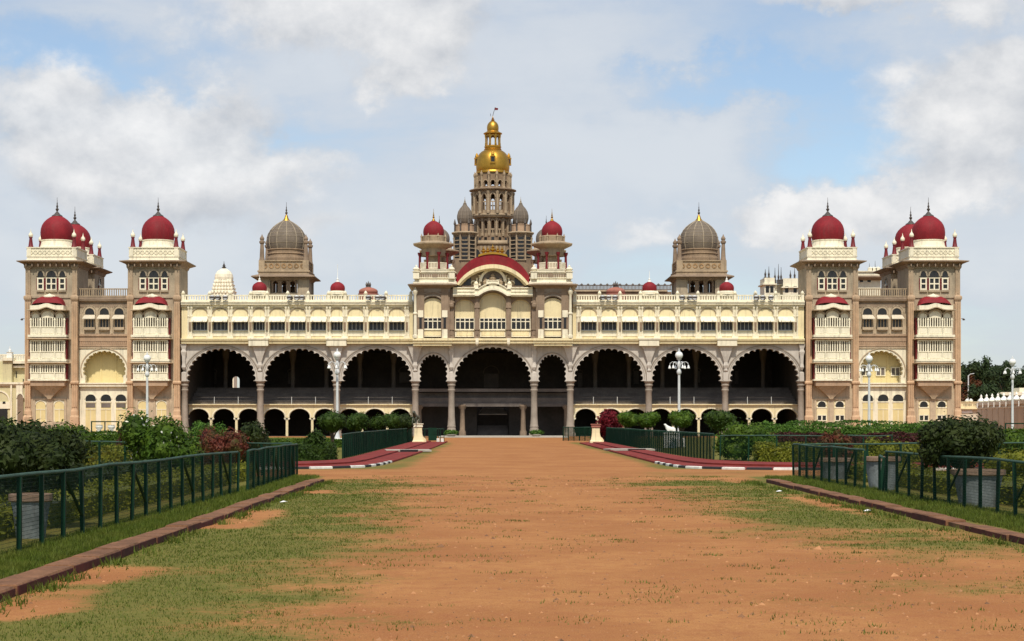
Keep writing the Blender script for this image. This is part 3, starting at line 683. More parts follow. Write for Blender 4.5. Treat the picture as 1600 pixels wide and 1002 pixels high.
for pa, pb, ya, yb in ((1086, 1094, 580, 598), (1148, 1154, 580, 600), (903, 910, 583, 605), (624, 640, 582, 598), (756, 779, 584, 606), (450, 458, 582, 600), (330, 338, 582, 600), (1210, 1218, 582, 600), (990, 998, 580, 600), (560, 567, 580, 600)):
    m = MB(); a, b = X(pa, 21.9), X(pb, 21.9); m.box(a, b, 21.9, 21.999, Z(yb, 21.9), Z(ya, 21.9)); m.ring((a + b) / 2, Z(ya, 21.9), (b - a) / 2, (b - a) / 2 + .12, 21.86, 21.999, 1, 0, 10); m.build('hall_door', [M['tier'], M['hcol']], palace)
# ---- central block
cb = MB()
cb.box(X(645), X(895), 1.3, 12, Z(530), Z(452)); cb.box(X(648), X(702), .1, 1.3, Z(530), Z(448)); cb.box(X(838), X(892), .1, 1.3, Z(530), Z(448)); cb.box(X(702), X(838), .5, 1.3, Z(530), Z(455))
CB = cb.build('central_block', M['brown'], palace)
def glazed_arch(w, za, zs, zb_pane=515.5, zt_pane=496.5, cols=4, zb=526.6):
    """cream arched infill (0) over a grid of dark panes (1) in ivory bars (2), apron panel below"""
    m = MB(); h = w * K / 2
    m.fill(0, Z(zs), Z(zt_pane), h, -.06, 0, 0, 20, rz=(Z(za) - Z(zs)) / h)
    m.box(-h, h, -.02, 0, Z(zb_pane), Z(zt_pane) - .002, 1)
    for x in [-h + .05 + (2 * h - .1) * i / cols for i in range(cols + 1)]: m.box(x - .05, x + .05, -.13, 0, Z(zb_pane) + .002, Z(zt_pane) - .004, 2)
    for z in (zt_pane + .8, 502.6, zb_pane - .6): m.box(-h, h, -.11, -.001, Z(z) - .05, Z(z) + .05, 2)
    m.box(-h, h, -.07, 0, Z(zb), Z(zb_pane), 2); m.box(-h * .85, h * .85, -.1, -.07, Z(zb - 2), Z(zb_pane + 2), 0); m.box(-h, h, -.2, -.071, Z(zb_pane + 1), Z(zb_pane), 2)
    m.ring(0, Z(zs), h * .80, h * .84, -.085, -.06, 2, rz=(Z(za) - Z(zs)) / h * .9)
    return m
for sgn in (-1, 1):
    xx = lambda px: sgn * abs(X(px))
    xc = xx(676.5)
    w = MB(); hw = 26.5 * K; r = 15.6 * K; zs = Z(477)
    w.arch_wall(xc - hw, xc + hw, Z(447.5), [(xc - r, Z(529.3))] + arc(xc, zs, r, 0, rz=.78, n=20) + [(xc + r, Z(529.3))], xc, zs, -.9, .099, 0)
    w.ring(xc, zs, r + .1, r + .24, -.98, -.9, 1, 0, 20, rz=.8); w.ring(xc, zs, r + .5, r + .62, -.95, -.9, 1, 0, 20, rz=.85)
    for s in (-1, 1):
        w.box(xc + s * (hw - .55) - .4, xc + s * (hw - .55) + .4, -1.02, -.9, Z(529), Z(452), 0)
        w.box(xc + s * (hw - .55) - .14, xc + s * (hw - .55) + .14, -1.06, -1.02, Z(514), Z(497), 2); w.box(xc + s * (hw - .55) - .3, xc + s * (hw - .55) + .3, -1.1, -1.02, Z(496.8), Z(486), 3)
        w.box(xc + s * (hw - .55) - .3, xc + s * (hw - .55) + .3, -1.12, -1.02, Z(529), Z(515.5), 3)
    w.box(xc - hw, xc + hw, -.99, -.9, Z(457), Z(449), 1)
    w.build('bay_wall', [M['brown'], M['shaft'], M['dark'], M['ivory']], CB)
    glazed_arch(31, 466.5, 477).build('window', [M['cream'], M['dark'], M['ivory']], CB, (xc, -.55, 0))
    c = MB()
    for px in (649.5,):
        c.lathe([(.3, Z(529)), (.3, Z(525)), (.2, Z(524)), (.18, Z(493)), (.26, Z(492)), (.26, Z(490)), (.16, Z(489)), (.15, Z(462)), (.24, Z(460)), (.3, Z(456)), (.12, Z(453)), (.03, Z(450))], 10, xx(px) - sgn * 0, -1.15)
    c.build('slender_column', M['ivory'], CB, smooth=True)
    e = MB(); e.rl(xc, 3., [(hw + .05, 4.0, Z(452)), (hw + .25, 4.2, Z(449.5)), (hw + .85, 4.8, Z(447.2)), (hw + .85, 4.8, Z(446)), (hw + .2, 4.1, Z(444))]); e.build('eave', M['brown'], CB)
    p = MB(); pw = 32.5 * K
    xq = xx(680) - sgn * 0
    p.rl(xq, 1.2, [(pw + .1, 2.3, Z(445)), (pw + .1, 2.3, Z(441.5)), (pw - .05, 2.1, Z(440.5)), (pw - .05, 2.1, Z(437)), (pw + .05, 2.2, Z(436)), (pw + .05, 2.2, Z(435))])
    p.rl(xq, 1.2, [(pw - .08, 2.08, Z(434.9)), (pw - .08, 2.08, Z(428.6)), (pw + .05, 2.2, Z(428)), (pw + .05, 2.2, Z(426.6))])
    p.box(xq - 22 * K, xq + 22 * K, -1.06, -.7, Z(426.5), Z(423)); p.box(xq - 23 * K, xq + 23 * K, -1.12, -.7, Z(423), Z(422))
    for i in range(17): x = xq - pw + .3 + i * (2 * pw - .6) / 16; p.fill(x, Z(430.6), Z(434), .1, -.93, -.87, 1, 6)
    p.fill(xq - .02, Z(430.2), Z(434.6), .22, -.96, -.87, 1, 8)
    p.build('roof_parapet', [M['ivory'], M['brown']], CB)
    for px in (651, 706):
        q = MB(); x = xx(px)
        q.rl(x, -1.0, [(.34, .34, Z(437)), (.34, .34, Z(427)), (.42, .42, Z(426.5)), (.42, .42, Z(425.5))]); q.lathe([(.2, Z(425.5)), (.36, Z(423)), (.38, Z(421.5)), (.25, Z(419.6)), (.12, Z(418.6)), (.14, Z(417.8)), (.02, Z(415))], 12, x, -1.0)
        q.build('finial_post', M['ivory'], CB, smooth=True)
    # pilasters of the middle bays
    for px, wd in ((705.5, 8), (745.5, 7.5)):
        q = MB(); x = xx(px); hwid = wd * K / 2; zt = 452 if px < 720 else 460
        q.box(x - hwid, x + hwid, -.62, .49, Z(529), Z(zt)); q.box(x - hwid * .45, x + hwid * .45, -.67, -.62, Z(524), Z(zt + 4))
        q.box(x - hwid - .06, x + hwid + .06, -.72, .1, Z(529), Z(525)); q.box(x - hwid - .06, x + hwid + .06, -.72, .1, Z(zt + 22), Z(zt + 19.5)); q.box(x - hwid - .08, x + hwid + .08, -.74, .1, Z(516), Z(514.6))
        if px > 720: q.box(x - .16, x + .16, -.86, -.5, Z(535.5), Z(529.1), 1); q.rl(x, -.68, [(.02, .02, Z(541)), (.16, .16, Z(538)), (.2, .2, Z(535.6))], 1)
        else: q.lathe([(.12, Z(483)), (.3, Z(480)), (.3, Z(476)), (.12, Z(474))], 10, x, -.75)
        q.build('pilaster', [M['brown'], M['ivory']], CB)
    xm = xx(726.3)
    glazed_arch(30.6, 468, 480).build('window', [M['cream'], M['dark'], M['ivory']], CB, (xm, .2, 0))
    w = MB(); r = 15.2 * K
    w.arch_wall(xm - 15.8 * K, xm + 15.8 * K, Z(462), [(xm - r, Z(495))] + arc(xm, Z(480), r, 0, rz=.8, n=16) + [(xm + r, Z(495))], xm, Z(480), -.3, .3, 0); w.build('spandrel', M['brown'], CB)
    p = MB(); a, b_ = sorted((xx(708), xx(742)))
    for za, zb, pr in ((464.5, 462.5, .95), (462.5, 461, 1.1), (461, 457, .8), (457, 455.5, .9), (455.5, 451, .75), (451, 449.8, .9)): p.box(a, b_, -pr, .45, Z(za), Z(zb))
    p.build('cornice', M['ivory'], CB)
    f = MB(); x0, x1 = sorted((xx(645.5), xx(707)))
    f.box(x0, x1, -1.35, .09, Z(533), Z(529.35)); f.box(x0, x1, -1.2, .09, Z(537), Z(533)); f.box(x0 + .06, x1 - .06, -1.05, .09, Z(540.8), Z(537)); f.build('floor_cornice', M['cream'], CB)
glazed_arch(42, 457.5, 474, cols=6).build('window', [M['cream'], M['dark'], M['ivory']], CB, (0, .2, 0))
f = MB(); f.box(X(707.02), X(832.98), -.85, .45, Z(532.5), Z(529.3)); f.box(X(707.02), X(832.98), -.7, .45, Z(537), Z(532.5)); f.build('floor_cornice', M['cream'], CB)
sp = MB(); r = 21 * K; sp.arch_wall(-21.6 * K, 21.6 * K, Z(455), [(-r, Z(495))] + arc(0, Z(474), r, 0, rz=.8, n=20) + [(r, Z(495))], 0, Z(474), -.3, .3); sp.build('spandrel', M['brown'], CB)
def hump(c0, flat, lift, half, n=40):
    out = []
    for x in np.linspace(-half, half, n):
        u = abs(x) / 22; out.append((x * K, Z(flat - lift * max(0, math.cos(min(1, u) * math.pi / 2)) ** .9 if u < 1 else flat)))
    return out
bc = MB(); bc.band(hump(0, 463.5, 9, 28), hump(0, 460.5, 9, 28), -1.15, .45, 0); bc.band(hump(0, 460.4, 9, 28), hump(0, 453, 9, 28), -.8, .44, 0); bc.band(hump(0, 453, 9, 28), hump(0, 451.5, 9, 28), -.95, .44, 0)
bc.band(hump(0, 465.5, 9, 28), hump(0, 463.6, 9, 28), -.9, .45, 1)
bc.box(-7.5 * K, 7.5 * K, -.85, .1, Z(446), Z(440.3)); bc.box(-8 * K, 8 * K, -.9, .1, Z(440.3), Z(439.4))
for s in (-1, 1):
    bc.rl(s * 8 * K, -.5, [(.14, .3, Z(448)), (.14, .3, Z(439)), (.2, .34, Z(438.6)), (.2, .34, Z(438))]); bc.rl(s * 26 * K, -.5, [(.24, .3, Z(454)), (.24, .3, Z(446)), (.3, .34, Z(445.5)), (.3, .34, Z(444.8))]); bc.lathe([(.22, Z(444.8)), (.26, Z(443)), (.03, Z(440))], 10, s * 26 * K, -.5)
bc.build('curved_cornice', [M['ivory'], M['brown']], CB)
# great red barrel roof over the middle
outer = arc3(0, 57 * K, Z(433), Z(398)); inner = arc3(0, 56 * K, Z(445), Z(414.2)); low = arc3(0, 53 * K, Z(446.5), Z(420.5))
b = MB(); b.band(inner, outer, -.7, 10, 0); b.build('barrel_roof', M['red'], CB, smooth=True)
b = MB(); b.band(low, arc3(0, 56.5 * K, Z(445.2), Z(414.25)), -.95, -.1, 0); b.band(arc3(0, 50 * K, Z(447), Z(422.5)), low, -.75, -.1, 0); b.build('arch_rim', M['cream'], CB)
tp = MB(); tp.prism(arc3(0, 52 * K, Z(446.4), Z(421)), .25, .6, 0); tp.build('tympanum', M['towl'], CB)
m = MB(); r = 17 * K; zs = Z(440)
m.ring(0, zs, r, r + .28, -.1, .25, 0, 0, 20, rz=.98); m.fill(0, zs, Z(447), r, .2, .25, 1, 18)
m.lathe([(.5, Z(446)), (.55, Z(441)), (.35, Z(437.5)), (.42, Z(435)), (.22, Z(432.5)), (.24, Z(430.5)), (.04, Z(427.5))], 12, 0, .02, 2)
for s in (-1, 1):
    m.lathe([(.22, Z(446)), (.3, Z(441)), (.2, Z(438)), (.22, Z(436)), (.05, Z(434))], 10, s * .85, .05, 2)
    for q in (20.5, 25): m.lathe([(.14, Z(446)), (.09, Z(444)), (.09, Z(432 + (q - 20) * .7)), (.18, Z(430 + (q - 20) * .9))], 8, s * q * K, .1, 0)
    m.prism([(s * 34 * K, Z(446)), (s * 47 * K, Z(446)), (s * 40 * K, Z(437)), (s * 34 * K, Z(434))], .2, .25, 3)
    m.ring(s * 30 * K, Z(443), 3.2 * K, 4.4 * K, .0, .25, 0)
m.build('gable_sculpture', [M['ivory'], M['tier'], M['towl'], M['dark']], CB)
g = MB(); g.band(arc3(0, 23 * K, Z(402.3), Z(398.2), 16), arc3(0, 22 * K, Z(399), Z(395), 16), -.8, .6)
for x, hgt, rr in ((-14.5, 11.5, .24), (-7.8, 11, .22), (0, 14, .27), (7.8, 11, .22), (14.5, 11.5, .24)):
    z0 = Z(396 + abs(x) * .09); q = hgt * K
    g.lathe([(rr * .9, z0), (rr * .5, z0 + q * .12), (rr * .45, z0 + q * .2), (rr * 1.25, z0 + q * .36), (rr * 1.25, z0 + q * .46), (rr * .5, z0 + q * .6), (rr * .75, z0 + q * .68), (rr * .2, z0 + q * .8), (.02, z0 + q)], 12, x * K, -.1)
g.build('gilded_crest', M['gold'], CB, smooth=True)
# arches and columns below
for px in (648.5, 705.2): column(X(px), .75, px < 650); column(-X(px), .75, px < 650)
m = MB(); r = 56 * K; zs = Z(591); m.arch_wall(X(705.2) + .003, -X(705.2) - .003, Z(537) - .003, arc(0, zs, r, R(5.5), 19, .26, rz=.825), 0, zs, .4, 1.2)
m.ring(0, zs, r + .42, r + .54, .32, .4, 1, R(2), 36, rz=.83); m.build('arch_bay', [M['grey'], M['shaft']], CB)
for s in (-1, 1):
    m = MB(); xc = s * abs(X(677)); r = 19.3 * K; zs = Z(580); P = arc(xc, zs, r, 0, 11, .2, rz=1.2)
    jb = [(xc - r - .17 * abs(math.sin(t * math.pi * 2)), Z(595.9) + (zs - Z(595.9)) * t) for t in np.linspace(0, .97, 13)]
    m.arch_wall(xc - 28.2 * K, xc + 28.2 * K, Z(540.7), jb + P + [(2 * xc - x, z) for x, z in jb[::-1]], xc, zs, .4, 1.2)
    m.ring(xc, zs, r + .4, r + .5, .32, .4, 1, 0, 24, rz=1.12); m.build('arch_bay', [M['grey'], M['shaft']], CB)
# gallery and passage behind the middle arches
gl = MB()
gl.box(X(649), X(891), 4, 4.6, Z(611.5), Z(606.5)); gl.box(X(649), X(891), 4, 4.6, Z(635), Z(630)); gl.box(X(649), X(891), 4.3, 4.4, Z(630), Z(621)); gl.box(X(649), X(891), 5.2, 6.5, Z(621), Z(613))
gl.build('inner_gallery', M['tier'], palace)
for px in (655, 722.5, 817.5, 885):
    m = MB(); x = X(px, 4.2); m.lathe([(.42, 0), (.4, .5), (.3, .7), (.27, 3.0), (.42, 3.2), (.5, 3.5), (.34, 3.6)], 12, x, 4.2)
    m.build('inner_column', M['brown'], palace, smooth=True)
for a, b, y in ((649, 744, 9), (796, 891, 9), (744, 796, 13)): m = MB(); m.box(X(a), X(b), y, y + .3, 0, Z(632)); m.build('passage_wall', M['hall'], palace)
m = MB(); m.add([(X(747), 8, Z(646.5)), (X(793), 8, Z(646.5)), (X(787), 11, Z(635.5)), (X(753), 11, Z(635.5)), (X(747), 8, Z(648)), (X(793), 8, Z(648)), (X(787), 11, Z(637)), (X(753), 11, Z(637))],
               [(0, 1, 2, 3), (7, 6, 5, 4), (0, 4, 5, 1), (3, 2, 6, 7), (1, 5, 6, 2), (0, 3, 7, 4)]); m.build('stair_canopy', M['shaft'], palace)
for i in range(7):
    m = MB(); m.box(X(745), X(795), 9 + i * .35, 13, i * .17 + .013, i * .17 + .18); m.build('stair_step', M['tier'], palace)
m = MB(); m.box(X(690), X(880), -13, .9, -.2, .10); m.box(X(690), X(880), -13.4, -13, -.2, .03); m.build('plinth', M['conc'], palace)

# ---- domed pavilions on the central block
def pavilion(px, back=False):
    dy = 2.5 if not back else 7; x = X(px, dy); m = MB(); rr = 24 * K
    k = (200 + dy) / 200; z = lambda py: Z(py, dy)
    m.lathe([(1.9, z(428)), (1.9, z(423.5)), (1.75, z(422))], 8, 0, 0, 0, R(22.5)); m.lathe([(.95, z(423)), (.95, z(398))], 8, 0, 0, 0, R(22.5))
    m.lathe([(1.5, z(401)), (1.45, z(390)), (1.7, z(388)), (2.45, z(383.3)), (2.45, z(381.6)), (1.75, z(379.5)), (1.5, z(378))], 8, 0, 0, 0, R(22.5))
    P = m.build('roof_pavilion', M['towl'], palace, (x, dy, 0))
    for i in range(8):
        a = R(22.5 + 45 * i); c = MB(); r_ = 1.68
        c.lathe([(.16, z(422)), (.13, z(418)), (.11, z(402)), (.2, z(399)), (.24, z(396))], 8, r_ * math.cos(a), r_ * math.sin(a)); c.build('pavilion_column', M['crim'] if not back else M['towl'], P)
    bl = MB()
    for i in range(8):
        bl.M = Matrix.Rotation(R(45 * i), 4, 'Z'); balusters(bl, -.58, .58, -1.55, z(421.5), z(411.5), 7, .07, .08, .09); bl.M = None
    bl.build('balustrade', M['ivory'], P)
    mn = MB()
    for i in range(8):
        a = R(22.5 + 45 * i); mn.lathe([(.1, z(380)), (.1, z(372)), (.15, z(371)), (.08, z(369)), (.01, z(366))], 6, 1.45 * math.cos(a), 1.45 * math.sin(a))
    mn.lathe([(1.3, z(380)), (1.35, z(370)), (1.2, z(369))], 24); mn.build('dome_drum', M['towl'], P)
    d_ = MB(); d_.lathe(onion(16.3 * K * k, z(370), z(345.5)), 28); d_.build('dome', M['red'] if not back else M['sdome'], P, smooth=True)
    f = MB(); f.lathe([(.32, z(346.5)), (.2, z(345)), (.1, z(342))], 10); finial(f, 0, 0, z(343.5), z(326.5), .17); f.build('finial', M['gold'] if not back else M['iron'], P, smooth=True)
    return P
pavilion(677.5); pavilion(862.5)
for px in (686.5, 853.5): P = pavilion(px, True); P.location.z -= .8

# ---- central tower
DT = 20
def T_(px): return (px - 770) / F * (200 + DT)
def TZ(py): return Z(py, DT)
def TS(n): return n / F * (200 + DT)
m = MB(); m.box(-TS(60), TS(60), -4.5, 4.5, TZ(470), TZ(409)); m.box(-TS(37), TS(37), -3, 3, TZ(409), TZ(386.5))
MT = m.build('central_tower', M['tower'], palace, (0, DT, 0))
def poly_tier(mb, n, ap, z0, z1, hw_open, zs, rz, th, mi=0, col=None, jit=0.):
    h = ap * math.tan(math.pi / n)
    for i in range(n):
        mb.M = Matrix.Rotation(2 * math.pi * i / n, 4, 'Z')
        mb.arch_wall(-h, h, z1, [(-hw_open, z0)] + arc(0, zs, hw_open, 0, rz=rz, n=10) + [(hw_open, z0)], 0, zs, -ap, -ap + th, mi)
        if col: mb.lathe([(col * 1.3, z0), (col * 1.3, z0 + .25), (col, z0 + .3), (col, z1 - .4), (col * 1.5, z1 - .1), (col * 1.5, z1)], 8, h, -ap, col_m)
        mb.ring(0, zs, hw_open + .04, hw_open + .13, -ap - .06, -ap, 1, 0, 10, rz=rz)
        mb.M = None
col_m = 1
def discs(name, prof, mats=None, n=28):
    b = MB(); b.lathe([(TS(r), TZ(z)) for r, z in prof], n); return b.build(name, mats or M['towl'], MT)
mm = [M['tower'], M['towl']]
# base stage seen over the red roof
b = MB()
for s in (-1, 1):
    b.fill(s * TS(25.5), TZ(398), TZ(408), TS(4.6), -3.06, -3.0, 1, 10); b.ring(s * TS(25.5), TZ(398), TS(4.7), TS(5.8), -3.14, -3, 0)
    b.box(s * TS(33) - .2, s * TS(33) + .2, -3.2, -3.0, TZ(409), TZ(387))
for i in range(7): b.box(TS(-18 + i * 6) - .1, TS(-18 + i * 6) + .1, -3.1, -3, TZ(405), TZ(388))
b.build('arcade_stage', [M['towl'], M['dark']], MT)
b = MB(); b.rl(0, 0, [(TS(36), 2.9, TZ(387)), (TS(38.5), 3.2, TZ(384.6)), (TS(38.5), 3.2, TZ(382.4)), (TS(35), 2.8, TZ(380)), (TS(30), 2.4, TZ(378.6))]); b.build('roof_slab', M['towl'], MT)
b = MB(); poly_tier(b, 14, TS(25), TZ(371), TZ(343), TS(2.6), TZ(351), 1.5, .35, 0, .13)
b.lathe([(TS(15), TZ(372)), (TS(15), TZ(344))], 14); b.build('gallery_stage', mm, MT)
for i in range(14):
    a = 2 * math.pi * i / 14
    q = MB(); q.M = Matrix.Rotation(a, 4, 'Z'); y = -TS(25) + .12; q.box(-TS(2.55), TS(2.55), y - .05, y + .05, TZ(361.6), TZ(359.6)); q.box(-.05, .05, y - .05, y + .05, TZ(371), TZ(361.7)); q.box(-TS(2.5), TS(2.5), y, y + .06, TZ(371), TZ(366.5)); q.M = None
    q.build('stage_screen', M['towl'], MT)
b = MB(); b.lathe([(TS(26), TZ(379)), (TS(26), TZ(371)), (TS(25.4), TZ(370.9))], 14, a0=R(90 + 180 / 14))
for i in range(14):
    b.M = Matrix.Rotation(2 * math.pi * i / 14, 4, 'Z'); b.box(-TS(2.2), TS(2.2), -TS(25.9), -TS(25.3), TZ(378), TZ(373), 1); b.M = None
b.build('plinth_stage', [M['tower'], M['dark']], MT)
discs('stage_cornice', [(25.5, 343.2), (29, 342.4), (31.5, 341.6), (31.5, 340.2), (32.8, 339.4), (32.8, 337.6), (31, 336.6)], M['towl'])
b = MB(); poly_tier(b, 14, TS(31), TZ(336.7), TZ(302), TS(3.1), TZ(312), 1.6, .5, 0, .16); b.build('gallery_stage', mm, MT)
for i in range(14):
    q = MB(); q.M = Matrix.Rotation(2 * math.pi * i / 14, 4, 'Z'); y = -TS(31) + .2; q.box(-TS(3), TS(3), y - .04, y + .04, TZ(336.6), TZ(331)); q.box(-TS(3), TS(3), y - .04, y + .04, TZ(319), TZ(317.4)); q.lathe([(.08, TZ(331)), (.06, TZ(319))], 6, 0, y); q.M = None
    q.build('stage_screen', M['towl'], MT)
discs('stage_cornice', [(31.2, 302.2), (33, 300.8), (36.8, 299.2), (36.8, 298), (31, 296.4)], M['tower'])
b = MB(); poly_tier(b, 14, TS(25.5), TZ(296.5), TZ(273), TS(2.7), TZ(288), 1.1, .4, 0, .1); b.build('gallery_stage', mm, MT)
b = MB(); b.lathe([(TS(25), TZ(296.4)), (TS(25.0), TZ(293.5))], 14); b.build('stage_floor', M['tower'], MT)
for i in range(14):
    a = 2 * math.pi * (i + .5) / 14; x, y = TS(28.2) * math.sin(a), -TS(28.2) * math.cos(a)
    q = MB(); q.lathe([(.15, TZ(296.5)), (.1, TZ(294)), (.1, TZ(278)), (.17, TZ(276)), (.17, TZ(273)), (.08, TZ(272)), (.02, TZ(269))], 8, x, y)
    q.tube([(x, y, TZ(277)), (x * .94, y * .94, TZ(274.6)), (x * .9, y * .9, TZ(274))], .06, 5)
    q.build('buttress_shaft', M['towl'], MT)
discs('stage_cornice', [(25.4, 273.1), (27.5, 272.4), (27.5, 271), (26, 270.4)], M['gold'])
b = MB(); b.lathe([(TS(r), TZ(z)) for r, z in ((25.6, 270.5), (25, 268.6), (25.6, 267), (26.1, 262), (26.2, 257), (25.6, 251), (24, 246), (21.5, 241.5), (18, 238), (14.5, 235.8), (13.2, 235))], 40, lobes=28, lob=.012); b.build('golden_dome', M['gold'], MT, smooth=True)
for i in range(4):
    q = MB(); q.M = Matrix.Rotation(math.pi / 2 * i, 4, 'Z'); y = -TS(27.5)
    q.box(-TS(4.4), TS(4.4), y - .1, y + .5, TZ(258.5), TZ(256.8)); q.box(-TS(3.2), TS(3.2), y - .02, y + .4, TZ(256.8), TZ(248.6), 1); q.box(-TS(4.2), TS(4.2), y - .12, y + .5, TZ(248.6), TZ(247.2))
    for s in (-1, 1): q.lathe([(.08, TZ(256.8)), (.07, TZ(248.6))], 6, s * TS(3.4), y - .02)
    q.lathe([(TS(2.4), TZ(247.2)), (TS(2.9), TZ(245)), (TS(2), TZ(242)), (.05, TZ(239.6))], 12, 0, y + .2); q.M = None
    q.build('dome_dormer', [M['gold'], M['dark']], MT)
discs('gilded_ring', [(13, 235.2), (13.8, 234), (12.4, 232.6), (13.2, 230.8), (13.2, 229.2), (12, 228)], M['gold'], 24)
b = MB(); poly_tier(b, 8, TS(10.8), TZ(228.1), TZ(211), TS(2.7), TZ(216), 1., .2, 0, .1); b.build('lantern', [M['towl'], M['gold']], MT)
discs('lantern_eave', [(11, 211.4), (12, 211), (14.6, 209.6), (14.6, 208.6), (10, 206.2), (9, 205)], M['gold'], 24)
b = MB(); b.lathe(onion(TS(9.2), TZ(205.2), TZ(188.5)), 24); finial(b, 0, 0, TZ(190), TZ(180), .32); b.build('cupola', M['gold'], MT, smooth=True)
b = MB(); b.tube([(.0, 0, TZ(181)), (.28, 0, TZ(168))], .035, 6); b.tube([(-.25, 0, TZ(182)), (-.3, 0, TZ(177.5))], .03, 6)
b.build('flagpole', M['iron'], MT)
b = MB(); b.add([(.28, -.01, TZ(168.2)), (.5, .03, TZ(168.8)), (.66, -.02, TZ(169.2)), (.64, -.02, TZ(172)), (.48, .03, TZ(172.2)), (.25, -.01, TZ(172.4))] , [(0, 1, 4, 5), (1, 2, 3, 4)]); b.build('flag', M['crim'], MT)
# four corner turrets of the central tower
def turret(x, y):
    o = MB(); o.lathe([(1.3, TZ(470)), (1.3, TZ(371))], 8, 0, 0, 0, R(22.5))
    t = o.build('corner_turret', M['tower'], palace, (x, DT + y, 0))
    for i in range(8):
        a = R(22.5 + 45 * i); q = MB(); q.lathe([(.13, TZ(412)), (.1, TZ(410)), (.1, TZ(374)), (.16, TZ(371))], 6, 1.4 * math.cos(a), 1.4 * math.sin(a)); q.build('shaft', M['towl'], t)
    q = MB()
    for i in range(8):
        q.M = Matrix.Rotation(R(45 * i), 4, 'Z')
        for z in range(376, 410, 6): q.box(-.34, .34, -1.26, -1.18, TZ(z + 4), TZ(z), 0); q.box(-.4, .4, -1.34, -1.2, TZ(z + 6), TZ(z + 4.6), 1)
        q.M = None
    q.build('louvre_bands', [M['dark'], M['towl']], t)
    q = MB(); q.lathe([(1.32, TZ(373)), (1.5, TZ(371.4)), (1.72, TZ(369.8)), (1.72, TZ(368.8)), (1.3, TZ(367))], 8, 0, 0, 0, R(22.5)); q.build('eave', M['towl'], t)
    q = MB(); q.lathe([(1.18, TZ(367.2)), (1.2, TZ(358)), (1.26, TZ(357)), (1.1, TZ(356))], 16); q.build('drum', M['band'], t)
    for i in range(8):
        a = R(22.5 + 45 * i); q = MB(); q.lathe([(.1, TZ(368)), (.09, TZ(357)), (.16, TZ(355)), (.02, TZ(348))], 6, 1.3 * math.cos(a), 1.3 * math.sin(a)); q.build('pinnacle', M['iron'], t)
    q = MB(); q.lathe([(r_ * TS(11.4), TZ(z)) for r_, z in ((.72, 356.2), (.9, 352), (1, 347), (.99, 342), (.86, 336), (.62, 331), (.4, 328), (.26, 325.5), (.2, 323))], 32, lobes=16, lob=.08); q.build('onion_dome', M['sdome'], t)
    q = MB(); finial(q, 0, 0, TZ(325), TZ(313), .2); q.build('finial', M['rib'], t)
for sx in (-1, 1):
    turret(sx * TS(43), -3.3); turret(sx * TS(43), 3.3)

